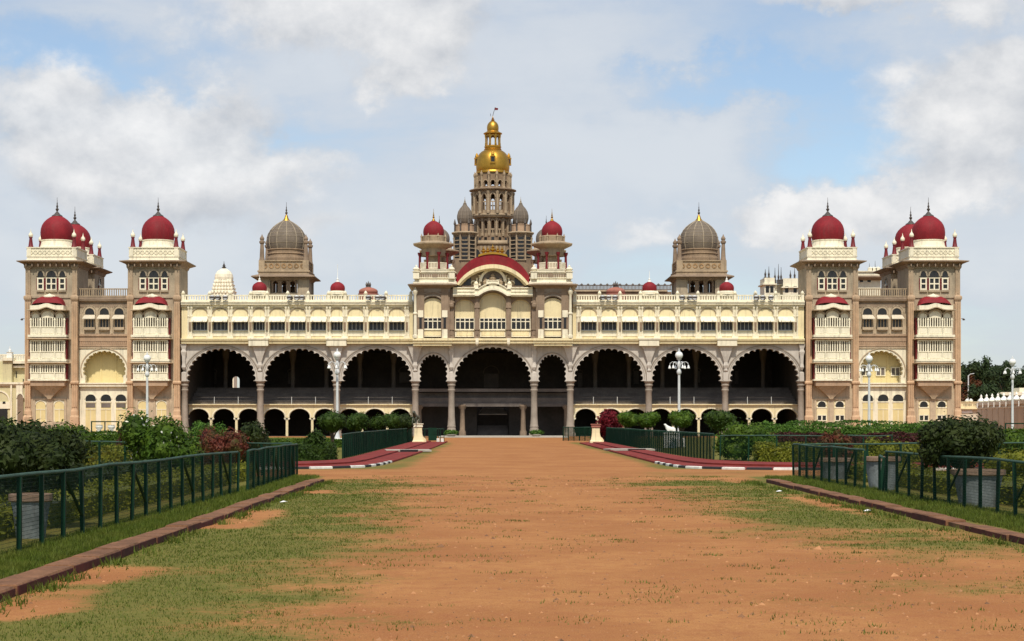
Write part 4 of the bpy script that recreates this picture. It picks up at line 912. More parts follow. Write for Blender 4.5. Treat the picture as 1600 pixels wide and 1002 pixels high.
# ---- two grey domed towers
def dome_tower(px):
    dy = 17; k = (200 + dy) / 200
    z = lambda py: Z(py, dy); s_ = lambda n: n / F * (200 + dy)
    D = 5.6; m = MB(); hw = s_(37.5)
    m.box(-hw, -s_(21), -D / 2, D / 2, 12.2, z(433)); m.box(s_(21), hw, -D / 2, D / 2, 12.2, z(433)); m.box(-s_(21) , s_(21), -D / 2, D / 2, z(437) + .0, z(433) - .002)
    m.box(-s_(21), s_(21), -D / 2 + .4, D / 2 - .4, 12.2, z(459.5))
    t = m.build('domed_tower', M['sand'], palace, (X(px, dy), dy, 0))
    for y in (-D / 2 + .35, D / 2 - .55):
        for i in (-1, 0, 1):
            q = MB(); xc = i * s_(13.2); q.arch_wall(xc - s_(6.6) + .002, xc + s_(6.6) - .002, z(437) - .003, [(xc - s_(3.3), z(459.4))] + arc(xc, z(446), s_(3.3), 0, 5, .08, rz=1.1) + [(xc + s_(3.3), z(459.4))], xc, z(446), y, y + .2)
            q.build('belvedere_arch', M['brown'], t)
    for sx in (-1, 1):
        for sy in (-1, 1):
            q = MB(); q.rl(sx * (hw - .5), sy * (D / 2 - .42), [(.62, .5, 12.2), (.62, .5, z(434))])
            q.build('corner_pier', M['sand'], t)
    q = MB(); q.rl(0, 0, [(hw + .02, D / 2 + .02, z(441)), (hw + .3, D / 2 + .3, z(437.5)), (s_(49), D / 2 + .95, z(436.4)), (s_(49), D / 2 + .95, z(435)), (hw + .2, D / 2 + .2, z(432))]); q.build('eave', M['brown'], t)
    q = MB(); q.rl(0, 0, [(hw + .12, D / 2 + .1, z(433)), (hw + .12, D / 2 + .1, z(429)), (hw + .22, D / 2 + .2, z(428)), (hw + .22, D / 2 + .2, z(426)), (hw, D / 2, z(425.4))]); q.build('cornice', M['towl'], t)
    q = MB(); q.rl(0, 0, [(hw - .1, D / 2 - .1, z(426)), (hw - .1, D / 2 - .1, z(412)), (hw + .05, D / 2 + .05, z(411.4)), (hw + .05, D / 2 + .05, z(410))], 1)
    for i in range(7):
        for a, w_ in ((0, hw), (90, D / 2)):
            x = (-.78 + 1.56 * i / 6) * (hw if a == 0 else D / 2)
            for f_ in (0, 180):
                q.M = Matrix.Rotation(R(a + f_), 4, 'Z'); yy = -(D / 2 if a == 0 else hw) + .1
                q.ring(x, z(418.6), .16, .3, yy - .07, yy, 0, 0, 8); q.ring(x + .01, z(418.4), .16, .3, yy - .06, yy, 0, 0, 8, rz=-1); q.M = None
    q.build('carved_frieze', [M['carve'], M['towl']], t)
    for sx in (-1, 1):
        for sy in (-1, 1):
            q = MB(); x, y = sx * (hw - .28), sy * (D / 2 - .28)
            q.rl(x, y, [(.36, .36, z(427)), (.36, .36, z(410))], 1)
            q.lathe([(.34, z(410)), (.28, z(405)), (.24, z(392)), (.2, z(385)), (.32, z(383)), (.34, z(380.5)), (.2, z(379.5)), (.28, z(376.5)), (.2, z(374)), (.1, z(372.5)), (.02, z(369.5))], 12, x, y, 0)
            q.build('minaret', [M['brown'], M['towl']], t)
    q = MB(); q.lathe([(s_(30.5), z(411)), (s_(30.5), z(405)), (s_(29), z(402)), (s_(28.5), z(399)), (s_(30), z(398)), (s_(28.5), z(396.5)), (s_(28.5), z(392.6)), (s_(30), z(391.6)), (s_(29), z(390.4))], 32); q.build('drum', M['tower'], t)
    q = MB(); prof = [(s_(30.4) * r, z(390.6) + (z(345) - z(390.6)) * tt) for tt, r in ((0, .92), (.08, .965), (.2, .995), (.3, 1.), (.42, .98), (.54, .92), (.66, .815), (.77, .67), (.86, .51), (.93, .35), (.97, .24), (1., .17))]
    q.lathe(prof, 40); q.build('stone_dome', M['sdome'], t, smooth=True)
    for i in range(12):
        a = 2 * math.pi * i / 12 + .13; q = MB(); q.tube([(r * 1.002 * math.cos(a), r * 1.002 * math.sin(a), zz) for r, zz in prof], .055, 5); q.build('dome_rib', M['rib'], t)
    for j in (2, 4, 5, 6, 7):
        q = MB(); r, zz = prof[j]; q.lathe([(r + .0, zz - .03), (r + .035, zz), (r - .02, zz + .03)], 40); q.build('dome_hoop', M['rib'], t)
    q = MB(); q.lathe([(s_(6.5), z(347)), (s_(6), z(345)), (s_(3.5), z(342)), (s_(2.2), z(338)), (.1, z(336))], 16, mi=0); finial(q, 0, 0, z(338), z(316), .2, 1); q.build('finial', [M['gold'], M['iron']], t, smooth=True)
    return t
dome_tower(447.5); dome_tower(1092)

# ---- small red domes on the wing roofs
for px, top in ((405.5, 430), (527.5, 413), (1014.7, 423), (1135.4, 432)):
    dy = 1.2; z = lambda py: Z(py, dy); m = MB()
    m.box(-16 * K, 16 * K, -.7, .8, z(471), z(461)); m.lathe([(1.0, z(461)), (1.0, z(457)), (.86, z(456)), (.86, z(455))], 20)
    t = m.build('small_domed_turret', M['ivory'], palace, (X(px, dy), dy, 0))
    q = MB(); q.lathe(onion(11.6 * K, z(455.3), z(440.5)), 24); q.build('dome', M['red'], t, smooth=True)
    q = MB(); q.lathe([(.22, z(441.2)), (.2, z(440)), (.12, z(438))], 10, mi=0); q.lathe([(.1, z(438.4)), (.13, z(436.5)), (.03, z(434.5)), (.025, z(top))], 8, mi=0); q.build('finial', M['white'], t, smooth=True)
for px in (575.5, 962):
    dy = 28; z = lambda py: Z(py, dy); q = MB(); q.lathe([(1.3, z(475)), (1.3, z(459))] + onion(1.22, z(459), z(449)), 20)
    t = q.build('tiled_cupola', M['pink'], palace, (X(px, dy), dy, 0), smooth=True)
    q = MB()
    for x in (-.22, 0, .22): q.lathe([(.14, z(451)), (.1, z(447)), (.15, z(445)), (.01, z(439 + abs(x) * 8))], 6, x, 0)
    q.build('finial', M['iron'], t)
# ------------------------------------------------------------------ buildings beside and behind the palace
def bld(name, label, cat, px, dy): return thing(name, label, cat, (X(px, dy), 200 + dy, 0))
def local(dy, px0): return (lambda n: n / F * (200 + dy)), (lambda py: Z(py, dy)), (lambda px: (px - px0) / F * (200 + dy))
# temple tower behind the left roof
t = bld('temple_tower', 'pale cream stepped temple tower rising behind the left roof balustrade', 'temple', 350, 60); s_, z, x_ = local(60, 350)
m = MB(); m.rl(0, 0, [(s_(18), s_(18), 0), (s_(18), s_(18), z(462)), (s_(17), s_(17), z(460))]); m.build('base', M['ivory'], t)
for i in range(4):
    w = 17 - i * 1.3; za = 460 - i * 5.5; m = MB()
    m.rl(0, 0, [(s_(w), s_(w), z(za)), (s_(w), s_(w), z(za - 3.4)), (s_(w + 1), s_(w + 1), z(za - 3.8)), (s_(w + .6), s_(w + .6), z(za - 4.6)), (s_(w - 1.5), s_(w - 1.5), z(za - 5.5))])
    for j in range(-3, 4): m.lathe([(.2, z(za)), (.24, z(za - 2)), (.16, z(za - 4)), (.02, z(za - 6))], 6, s_(w) * j / 3.4, -s_(w))
    m.build('storey', M['ivory'], t)
m = MB(); m.lathe([(s_(13.4), z(438.2)), (s_(13.8), z(434)), (s_(12.8), z(429)), (s_(10), z(424.5)), (s_(6), z(421.5)), (s_(3), z(420))], 24, lobes=16, lob=.07); m.build('crown', M['ivory'], t)
m = MB(); finial(m, 0, 0, z(421), z(408), .45); m.build('finial', M['iron'], t)
# pinnacled cream building behind the right roof
t = bld('pinnacled_pavilion', 'cream pavilion with a cluster of dark pinnacles behind the right roof balustrade', 'building', 1217, 45); s_, z, x_ = local(45, 1217)
m = MB(); m.box(x_(1191), x_(1207), -2, 2, 0, z(436)); m.box(x_(1207), x_(1221), -1, 2, 0, z(446)); m.box(x_(1220), x_(1243), -2, 2, 0, z(437)); m.box(x_(1188), x_(1210), -2.3, 2.2, z(447), z(445)); m.box(x_(1217), x_(1247), -2.4, 2.3, z(452), z(450)); m.build('wall', M['ivory'], t)
m = MB()
for a, b in ((1193, 1198), (1200, 1205), (1223, 1228), (1236, 1241)): m.box(x_(a), x_(b), -2.03, -1.9, z(459), z(449))
m.build('window', M['dark'], t)
for px, top, base in ((1193, 422, 436), (1198.5, 418, 436), (1208, 420, 440), (1213.5, 414, 440), (1217.5, 419, 440), (1232, 424, 438), (1238.5, 420, 438)):
    m = MB(); m.rl(x_(px), -1.6, [(s_(2.1), s_(2.1), z(base + 6)), (s_(2.1), s_(2.1), z(base)), (s_(2.4), s_(2.4), z(base - .6))]); m.lathe([(s_(2), z(base - .5)), (s_(1.2), z(base - 3)), (s_(1.7), z(base - 6)), (s_(.7), z(base - 9)), (.02, z(top))], 8, x_(px), -1.6)
    m.build('pinnacle', M['iron'], t)
# cream pavilion between the right towers
t = bld('rear_pavilion', 'cream flat roofed pavilion with a wide eave seen between the right towers', 'building', 1362, 30); s_, z, x_ = local(30, 1362)
m = MB(); m.box(x_(1335), x_(1376), 0, 4, 0, z(434)); m.build('wall', M['ivory'], t)
m = MB(); m.rl(x_(1352), 2, [(s_(26), 2.3, z(438)), (s_(33), 2.9, z(434)), (s_(33), 2.9, z(432.6)), (s_(28), 2.4, z(431))]); m.build('eave', M['brown'], t)
m = MB(); m.rl(x_(1350), 2, [(s_(27), 2.2, z(432)), (s_(27), 2.2, z(426)), (s_(29), 2.4, z(425)), (s_(29), 2.4, z(423.6))]); 
for px in (1360, 1366, 1372): m.rl(x_(px), 0.1, [(.3, .2, z(424)), (.3, .2, z(419)), (.05, .05, z(417))])
m.build('parapet', M['ivory'], t)
for px in (1346, 1358): m = MB(); m.box(x_(px - 2.6), x_(px + 2.6), -.02, .05, z(441), z(435.6)); m.box(x_(px - 3), x_(px + 3), -.1, 0, z(442), z(441.1), 1); m.build('window', [M['dark'], M['ivory']], t)
for px in (1361, 1370): m = MB(); m.lathe([(.1, z(424)), (.05, z(418)), (.01, z(406 if px > 1365 else 410))], 6, x_(px), 1); m.build('mast', M['iron'], t)
# grey railed roof behind
t = bld('railed_hall', 'long grey roof edged with railings behind the right parapet', 'building', 965, 50); s_, z, x_ = local(50, 965)
m = MB(); m.box(x_(896), x_(1049), 0, 6, 0, z(456)); m.build('wall', M['tower'], t)
m = MB(); m.rl(0, 3, [(s_(78), 3.2, z(456)), (s_(78), 3.2, z(454.5)), (s_(76), 3, z(453.5))]); m.build('cornice', M['towl'], t)
m = MB(); balusters(m, x_(896), x_(1049), .2, z(453.5), z(445), 70, .12, .16, .14); m.build('balustrade', M['tier'], t)
for i in range(16): m = MB(); m.lathe([(.14, z(446)), (.2, z(444.6)), (.02, z(442.6))], 6, x_(899 + i * 10), .2); m.build('finial', M['tier'], t)
# yellow range at the left edge
t = bld('yellow_range', 'pale yellow building with parapet and arched doorway beyond the left end tower', 'building', 15, 28); s_, z, x_ = local(28, 15)
m = MB(); m.box(x_(-60), x_(42), 1.5, 6, 0, z(564)); m.box(x_(-60), x_(42), 0, 1.5, 0, z(600)); m.box(x_(3), x_(17), .4, 1.5, z(600), z(564)); m.build('wall', M['pale'], t)
m = MB()
for za, zb, y0, y1, a, b in ((600.6, 597.5, -.35, 1.49, -60, 42), (603.5, 600.7, -.12, -.001, -60, 42), (574, 571, .9, 1.499, 17.2, 42), (568, 564.1, .6, 1.499, 17.2, 42), (563.8, 559, .1, 2.2, 1.5, 18.5)): m.box(x_(a), x_(b), y0, y1, z(za), z(zb))
m.build('cornice', M['ivory'], t)
m = MB(); balusters(m, x_(-60), x_(42), 1.6, z(564), z(553), 40, .14, .2, .16); m.build('balustrade', M['ivory'], t)
m = MB(); m.rl(x_(11.5), 1.2, [(s_(4), s_(4), z(559)), (s_(4), s_(4), z(551)), (s_(5), s_(5), z(550))]); m.lathe([(s_(2), z(550)), (s_(2.6), z(547)), (s_(1), z(545)), (.02, z(541))], 10, x_(11.5), 1.2); m.build('finial_post', M['white'], t)
for a, b in ((17, 19.5), (26, 36)):
    m = MB(); m.box(x_(a), x_(b), -.25, -.001, 0, z(600)); m.build('pilaster', M['ivory'], t)
m = MB(); m.fill(x_(32.5), z(622), 0, s_(4.5), -.3, -.251, 0, 12, rz=1.3); m.ring(x_(32.5), z(622), s_(4.6), s_(6), -.36, -.251, 1, rz=1.3); m.build('doorway', [M['brown'], M['ivory']], t)
m = MB(); m.box(x_(-30), x_(12), -.06, 0, 0, z(639)); m.build('dark_opening', M['dark'], t)  # flat dark panel, the shade inside an opening put into its colour
m = MB(); m.box(x_(-40), x_(16), -.12, 0, z(638.8), z(628)); m.ring(x_(0), z(628), s_(14), s_(16), -.1, 0, 0, rz=1.1); m.build('fascia', M['ivory'], t)
m = MB(); m.box(x_(4.5), x_(9), -.16, -.121, z(631), z(627.5)); m.box(x_(19.8), x_(21.5), 1.44, 1.5, z(590), z(580)); m.box(x_(31), x_(32.6), 1.44, 1.5, z(597), z(592)); m.build('vent', M['dark'], t)
# gate block and boundary wall at the right
t = bld('gate_block', 'low cream gate block with a dark lettered frieze beside the right end tower', 'gate', 1520, 45); s_, z, x_ = local(45, 1520)
m = MB(); m.box(x_(1495), x_(1541), 0, 4, 0, z(638)); m.build('wall', M['buff'], t)
m = MB(); m.box(x_(1495), x_(1541), -.3, 4.2, z(638), z(629)); m.box(x_(1495), x_(1541), -.45, 4.2, z(639.6), z(638)); m.box(x_(1495), x_(1541), -.4, 4.2, z(629), z(627.8)); m.build('frieze', M['cream'], t)
m = MB(); r_ = random.Random(3); px = 1504.5
while px < 1533:
    if not 1516.8 < px < 1519.5:
        a = s_(.42)
        m.box(x_(px), x_(px) + a * 3.2, -.34, -.301, z(632.1), z(631.6))
        for q in range(r_.choice((2, 2, 3))): m.box(x_(px) + q * a * 1.25, x_(px) + q * a * 1.25 + a * .5, -.34, -.301, z(634.6 - r_.random()), z(632.1))
        m.box(x_(px) + .04, x_(px) + a * 2.2, -.338, -.301, z(634.4), z(634))
    px += 2.25
m.build('frieze_lettering', M['brown'], t)
for px in (1512, 1518): m = MB(); m.lathe([(.2, z(628)), (.3, z(626)), (.05, z(623))], 8, x_(px), .3); m.build('finial', M['white'], t)
m = MB(); m.box(x_(1503), x_(1519), -.1, 0, z(645.5), z(641.5)); m.build('sign_board', M['white'], t)
A = Vector(((1531 - 770) / F * 236, 236, 0)); Bv = Vector(((1612 - 770) / F * 203, 203, 0)); ln = (Bv - A).length; ang = math.atan2(Bv.y - A.y, Bv.x - A.x)
t = thing('boundary_wall', 'buff boundary wall topped with white spear shaped merlons at the right edge', 'wall', A, ang)
H = 4.15
m = MB(); m.box(0, ln + 12, -.3, .3, -.2, H - .42); m.build('wall_face', M['buff'], t)
m = MB(); m.box(0, ln + 12, -.42, .42, H - .42, H); m.box(0, ln + 12, -.36, .36, H - .85, H - .72); m.build('coping', M['ivory'], t)
m = MB(); m.rl(0, 0, [(.28, .28, H), (.28, .28, H + .12), (.44, .44, H + .15), (.36, .36, H + .3), (.15, .15, H + .55), (.09, .09, H + .68), (.14, .14, H + .76), (.02, .02, H + 1.05)]); m.box(-.14, .14, -.56, -.42, H - .7, H - .1); mm_ = m.mesh('merlon', M['white'])
for i in range(int((ln + 10) / 3.9)): inst('merlon', mm_, t, (1.0 + i * 3.9, 0, 0))
m = MB()
for i in range(int((ln + 10) / 3.9)): m.box(2.8 + i * 3.9, 3.0 + i * 3.9, -.36, -.3, 0, H - .86)
m.build('pilaster', M['buff'], t)
t = bld('flat_roofed_shed', 'grey brown flat roofed building just beyond the merloned wall', 'building', 1580, 70); s_, z, x_ = local(70, 1580)
m = MB(); m.box(x_(1560), x_(1625), 0, 6, 0, z(618)); m.build('wall', M['tower'], t); m = MB(); m.box(x_(1558), x_(1627), -.4, 6.3, z(618), z(613)); m.box(x_(1596), x_(1612), 1, 4, z(613), z(606)); m.build('roof', M['ivory'], t)

# ------------------------------------------------------------------ ground
def sstep(a, b, v): t = np.clip((v - a) / (b - a), 0, 1); return t * t * (3 - 2 * t)
_r = np.random.default_rng(5); _lat = _r.random((256, 256))
def vnoise(x, y):
    xi = np.floor(x).astype(int); yi = np.floor(y).astype(int); fx = x - xi; fy = y - yi; fx = fx * fx * (3 - 2 * fx); fy = fy * fy * (3 - 2 * fy)
    g = lambda i, j: _lat[i % 256, j % 256]
    return (g(xi, yi) * (1 - fx) + g(xi + 1, yi) * fx) * (1 - fy) + (g(xi, yi + 1) * (1 - fx) + g(xi + 1, yi + 1) * fx) * fy
def fbm(x, y): return .5 * vnoise(x, y) + .28 * vnoise(x * 2.1 + 7, y * 2.1 + 3) + .15 * vnoise(x * 4.3 + 1, y * 4.3 + 9) + .07 * vnoise(x * 9 + 4, y * 9)
def grass_amount(x, y):
    n = fbm(x * .33 + 20, y * .42 + 11); n2 = fbm(x * 1.1 + 3, y * 1.7 + 40)
    near = y < 57.4
    left = sstep(.4, -4.2, x) * .92 * sstep(64, 46, y) + .14 * sstep(2.2, -1.5, x) * sstep(45, 20, y)
    right = sstep(1.6, 7.3, x) * .80 * sstep(14, 30, y) * sstep(62, 50, y) + .12 * sstep(1.5, 4, x)
    g = (np.maximum(left, right)) * 1.05 + (n - .5) * .95 + (n2 - .5) * .75 - .03
    bare = sstep(.5, .62, vnoise(y * .42 + 3, x * 0 + 2.5)) * sstep(.8, .2, np.abs(x + 4.55))          # trampled edge beside the left kerb
    bare2 = sstep(.45, .6, vnoise(y * .3 + 30, x * 0 + 8.5)) * sstep(.6, .2, np.abs(x - 7.2))
    g = g - bare * .75 - bare2 * .5
    verge = ((x < -5.3) | (x > 8.1)) & near
    g = np.where(verge, .95 + (n2 - .5) * .5, g)
    cross = (y > 57.4) & (y < 66)
    g = np.where(cross, .18 + (n - .5) * 1.0 + .35 * sstep(2, 8, np.abs(x - 1.5)) * sstep(65.5, 58, y) * (x > 0), g)
    drive = (y >= 66) & (x > -7) & (x < 9.2)
    edge = np.maximum(sstep(-2.2, -3.8, x), sstep(5.2, 6.8, x)) * sstep(160, 140, y)
    g = np.where(drive, edge * .85 + (n - .5) * .7 + (n2 - .5) * .4 - .05, g)
    lawn = (y >= 66) & ((x <= -7) | (x >= 9.2)) & (y < 190)
    g = np.where(lawn, 1., g)
    g = np.where((y > 160) & (np.abs(x) < 60), np.where(np.abs(x - 1) < 9, 0., g), g)
    return np.clip(g, 0, 1)
def soil_height(x, y): return (fbm(x * .8, y * .8) - .5) * .035 * (y < 62)
xs = np.concatenate([[-1500, -400, -150, -80, -50, -35, -25, -18], np.arange(-14, 16.01, .25), [18, 25, 35, 50, 80, 150, 400, 1500]])
ys = np.concatenate([[-400, -60, 0, 8], np.arange(12, 62, .3), np.arange(62, 200, 1.5), [220, 300, 500, 900, 2000]])
gx, gy = np.meshgrid(xs, ys); gz = soil_height(gx, gy)
co = np.stack([gx, gy, gz], -1).reshape(-1, 3); nx, ny = len(xs), len(ys)
ii = (np.arange(ny - 1)[:, None] * nx + np.arange(nx - 1)[None]).reshape(-1)
me = bpy.data.meshes.new('ground'); me.from_pydata(co.tolist(), [], np.stack([ii, ii + 1, ii + nx + 1, ii + nx], -1).tolist())
ga = grass_amount(gx, gy).reshape(-1); ga = np.where(np.abs(co[:, 0]) > 150, .8, ga)
at = me.attributes.new('grass', 'FLOAT', 'POINT'); at.data.foreach_set('value', ga.astype(np.float32))
me.polygons.foreach_set('use_smooth', [True] * len(me.polygons))
gm = bpy.data.materials.new('red_soil_and_turf'); gm.use_nodes = True; t = gm.node_tree; b = t.nodes['Principled BSDF']; b.inputs['Roughness'].default_value = .95; b.inputs['Specular IOR Level'].default_value = .1
g_ = t.nodes.new('ShaderNodeNewGeometry'); pos = g_.outputs['Position']
n1 = noise_node(t, pos, .35, 6, .6); n2 = noise_node(t, pos, 3.2, 6, .65); n3 = noise_node(t, pos, 26, 4, .6); n4 = noise_node(t, pos, 9, 5, .6)
soil = mixcol(t, smooth(t, n1, .35, .65), (.315, .130, .044), (.41, .190, .066))
soil = mixcol(t, smooth(t, n2, .38, .7, 0, .6), soil, (.30, .110, .043))
n5 = noise_node(t, pos, 75, 3, .7)
n6 = noise_node(t, pos, 13, 6, .7)
soil = mixcol(t, smooth(t, n6, .5, .75, 0, .55), soil, (.22, .085, .034))
soil = mixcol(t, smooth(t, n5, .5, .72, 0, .6), soil, (.50, .27, .125)); soil = mixcol(t, smooth(t, n5, .5, .3, 0, .7), soil, (.20, .075, .032))
vor = t.nodes.new('ShaderNodeTexVoronoi'); vor.inputs['Scale'].default_value = 7; t.links.new(pos, vor.inputs['Vector'])
soil = mixcol(t, smooth(t, vor.outputs['Distance'], .13, .05, 0, .7), soil, (.15, .07, .035))
turf = mixcol(t, smooth(t, n2, .3, .7), (.058, .098, .014), (.118, .138, .027))
turf = mixcol(t, smooth(t, n3, .4, .75, 0, .6), turf, (.19, .16, .05))
att = t.nodes.new('ShaderNodeAttribute'); att.attribute_name = 'grass'
mk = math_node(t, 'ADD', att.outputs['Fac'], math_node(t, 'ADD', math_node(t, 'MULTIPLY', math_node(t, 'SUBTRACT', n4, .5), .9), math_node(t, 'MULTIPLY', math_node(t, 'SUBTRACT', n3, .5), .7)))
fac = smooth(t, mk, .30, .95, 0, .86)
t.links.new(mixcol(t, fac, soil, turf), b.inputs['Base Color'])
bn = t.nodes.new('ShaderNodeBump'); bn.inputs['Strength'].default_value = .6; bn.inputs['Distance'].default_value = .02
t.links.new(math_node(t, 'ADD', math_node(t, 'MULTIPLY', n5, .5), math_node(t, 'MULTIPLY', n3, .7)), bn.inputs['Height']); t.links.new(bn.outputs[0], b.inputs['Normal'])
me.materials.append(gm)
inst('ground', me, kind='structure')

# red pavements with their whitewashed kerbs beyond the cross road
def pavement(inner, outer, whites, flip):
    mid = [((a[0] * .48 + b_[0] * .52), (a[1] * .48 + b_[1] * .52)) for a, b_ in zip(inner, outer)]
    def strip(A, B, z0, z1):
        m = MB(); n = len(A)
        vs = [(x, y, z1) for x, y in A] + [(x, y, z1) for x, y in B] + [(x, y, z0) for x, y in A] + [(x, y, z0) for x, y in B]; fs = []
        for i in range(n - 1): fs += [(i, i + 1, n + i + 1, n + i), (n + i, n + i + 1, 3 * n + i + 1, 3 * n + i), (i, 2 * n + i, 2 * n + i + 1, i + 1)]
        fs += [(0, n, 3 * n, 2 * n), (n - 1, 2 * n - 1, 4 * n - 1, 3 * n - 1)]
        m.add(vs, fs); return m
    p = strip(mid, outer, -.1, .035).build('pavement', M['path']); p['kind'] = 'structure'
    strip(inner, mid, -.1, .10).build('raised_strip', M['path'], p)
    # kerb stones along the outer line
    pts = [Vector((x, y, 0)) for x, y in outer]; seg = []; acc = 0
    L_ = [0]
    for a, b_ in zip(pts, pts[1:]): L_.append(L_[-1] + (b_ - a).length)
    def at_(s):
        for i in range(len(pts) - 1):
            if s <= L_[i + 1]: return pts[i].lerp(pts[i + 1], (s - L_[i]) / (L_[i + 1] - L_[i])), (pts[i + 1] - pts[i]).normalized()
        return pts[-1], (pts[-1] - pts[-2]).normalized()
    s = 0; i = 0; mw = MB(); mw.rl(0, 0, [(.46, .08, -.08), (.46, .08, .07), (.43, .06, .09)])
    mwm = [mw.mesh('kerb_stone', M['kerbw']), mw.mesh('kerb_stone', M['kerbb']), mw.mesh('kerb_stone', M['path'])]
    while s < min(L_[-1], 96):
        p_, d_ = at_(s + .47); nrm = Vector((d_.y, -d_.x, 0)) * (.1 * flip)
        k = (0 if i % 2 == 0 else 1) if s < whites else 2
        inst('kerb_stone', mwm[k], p, (p_.x + nrm.x, p_.y + nrm.y, 0), math.atan2(d_.y, d_.x) + random.uniform(-.02, .02)); s += .95; i += 1
def smoothpath(P, n=6):
    out = []
    for i in range(len(P) - 1):
        p0, p1, p2, p3 = P[max(i - 1, 0)], P[i], P[i + 1], P[min(i + 2, len(P) - 1)]
        for j in range(n):
            t = j / n; f = lambda a, b, c, d: .5 * (2 * b + (c - a) * t + (2 * a - 5 * b + 4 * c - d) * t * t + (3 * b - a - 3 * c + d) * t ** 3)
            out.append((f(p0[0], p1[0], p2[0], p3[0]), f(p0[1], p1[1], p2[1], p3[1])))
    out.append(P[-1]); return out
pavement(smoothpath([(-10.5, 73.2), (-9.8, 73.3), (-9, 73.6), (-7.1, 76.5), (-6.6, 82), (-6.55, 95), (-6.5, 120), (-6.5, 151)]),
         smoothpath([(-10.5, 65.6), (-9.8, 65.6), (-8.5, 65.8), (-5.9, 67.2), (-4.7, 71), (-4.3, 85), (-4.0, 115), (-3.9, 147)]), 14, 1)
pavement(smoothpath([(32, 72.6), (20, 72.6), (12.5, 72.8), (10.0, 76), (9.1, 83), (8.9, 95), (8.9, 120), (8.9, 151)]),
         smoothpath([(32, 64.8), (20, 64.8), (11.3, 64.9), (8.2, 66.3), (7.1, 70), (6.95, 85), (6.9, 115), (6.9, 142)]), 33, -1)
for (px, py, w, lab) in ((637, 706.5, 1.7, 'pale concrete slab bridging the gutter by the left red pavement'), (988, 705, 2.0, 'pale concrete slab bridging the gutter by the right red pavement')):
    x, y = G(px, py); t = thing('drain_slab', lab, 'slab', (x, y, 0), .1)
    m = MB(); m.box(-w * .75, w * .75, -1.3, 1.3, .045, .14); m.build('slab_top', M['conc'], t); m = MB(); m.box(-.5, .5, -1.6, -1.31, .0, .16); m.build('drain_mouth', M['dark'], t)  # drain mouth is a dark block coloured for the shade in the hole

# stone kerbs either side of the foreground drive
def kerb(x0, y0, x1, y1, w, side):
    base = MB(); n = int((y1 - y0) / 1.24); ang = math.atan2(y1 - y0, x1 - x0) - math.pi / 2
    root = None
    mesh = []
    for v in range(5):
        m = MB(); j = lambda s: random.uniform(-s, s)
        a = [w / 2 + j(.006), -w / 2 + j(.006)]; zt = .115 + j(.006); q = side * w / 2
        m.rl(j(.008), 0, [(w / 2, .612, -.1), (w / 2, .612, .10), (w / 2 - .015, .604, zt)], 0); m.box(*sorted((q, q + side * .012)), -.61, .61, -.1, .098, 1); mesh.append(m.mesh('kerb_stone', [M['kerb'], M['kface']]))
    m = MB(); m.slab([(x0 - w / 2 + .03, y0), (x0 + w / 2 - .03, y0), (x1 + w / 2 - .03, y1), (x1 - w / 2 + .03, y1)], -.12, .075); root = m.build('kerb', M['kerb'], kind='structure')
    for i in range(n):
        f = (i + .5) / n
        if random.random() < .03: continue
        inst('kerb_stone', random.choice(mesh), root, (x0 + (x1 - x0) * f + random.uniform(-.02, .02), y0 + (y1 - y0) * f, random.uniform(-.02, .008)), ang + random.uniform(-.012, .012))
kerb(-5.06, 14.5, -5.06, 51.6, .36, 1); kerb(7.78, 18, 8.06, 51.6, .34, -1)

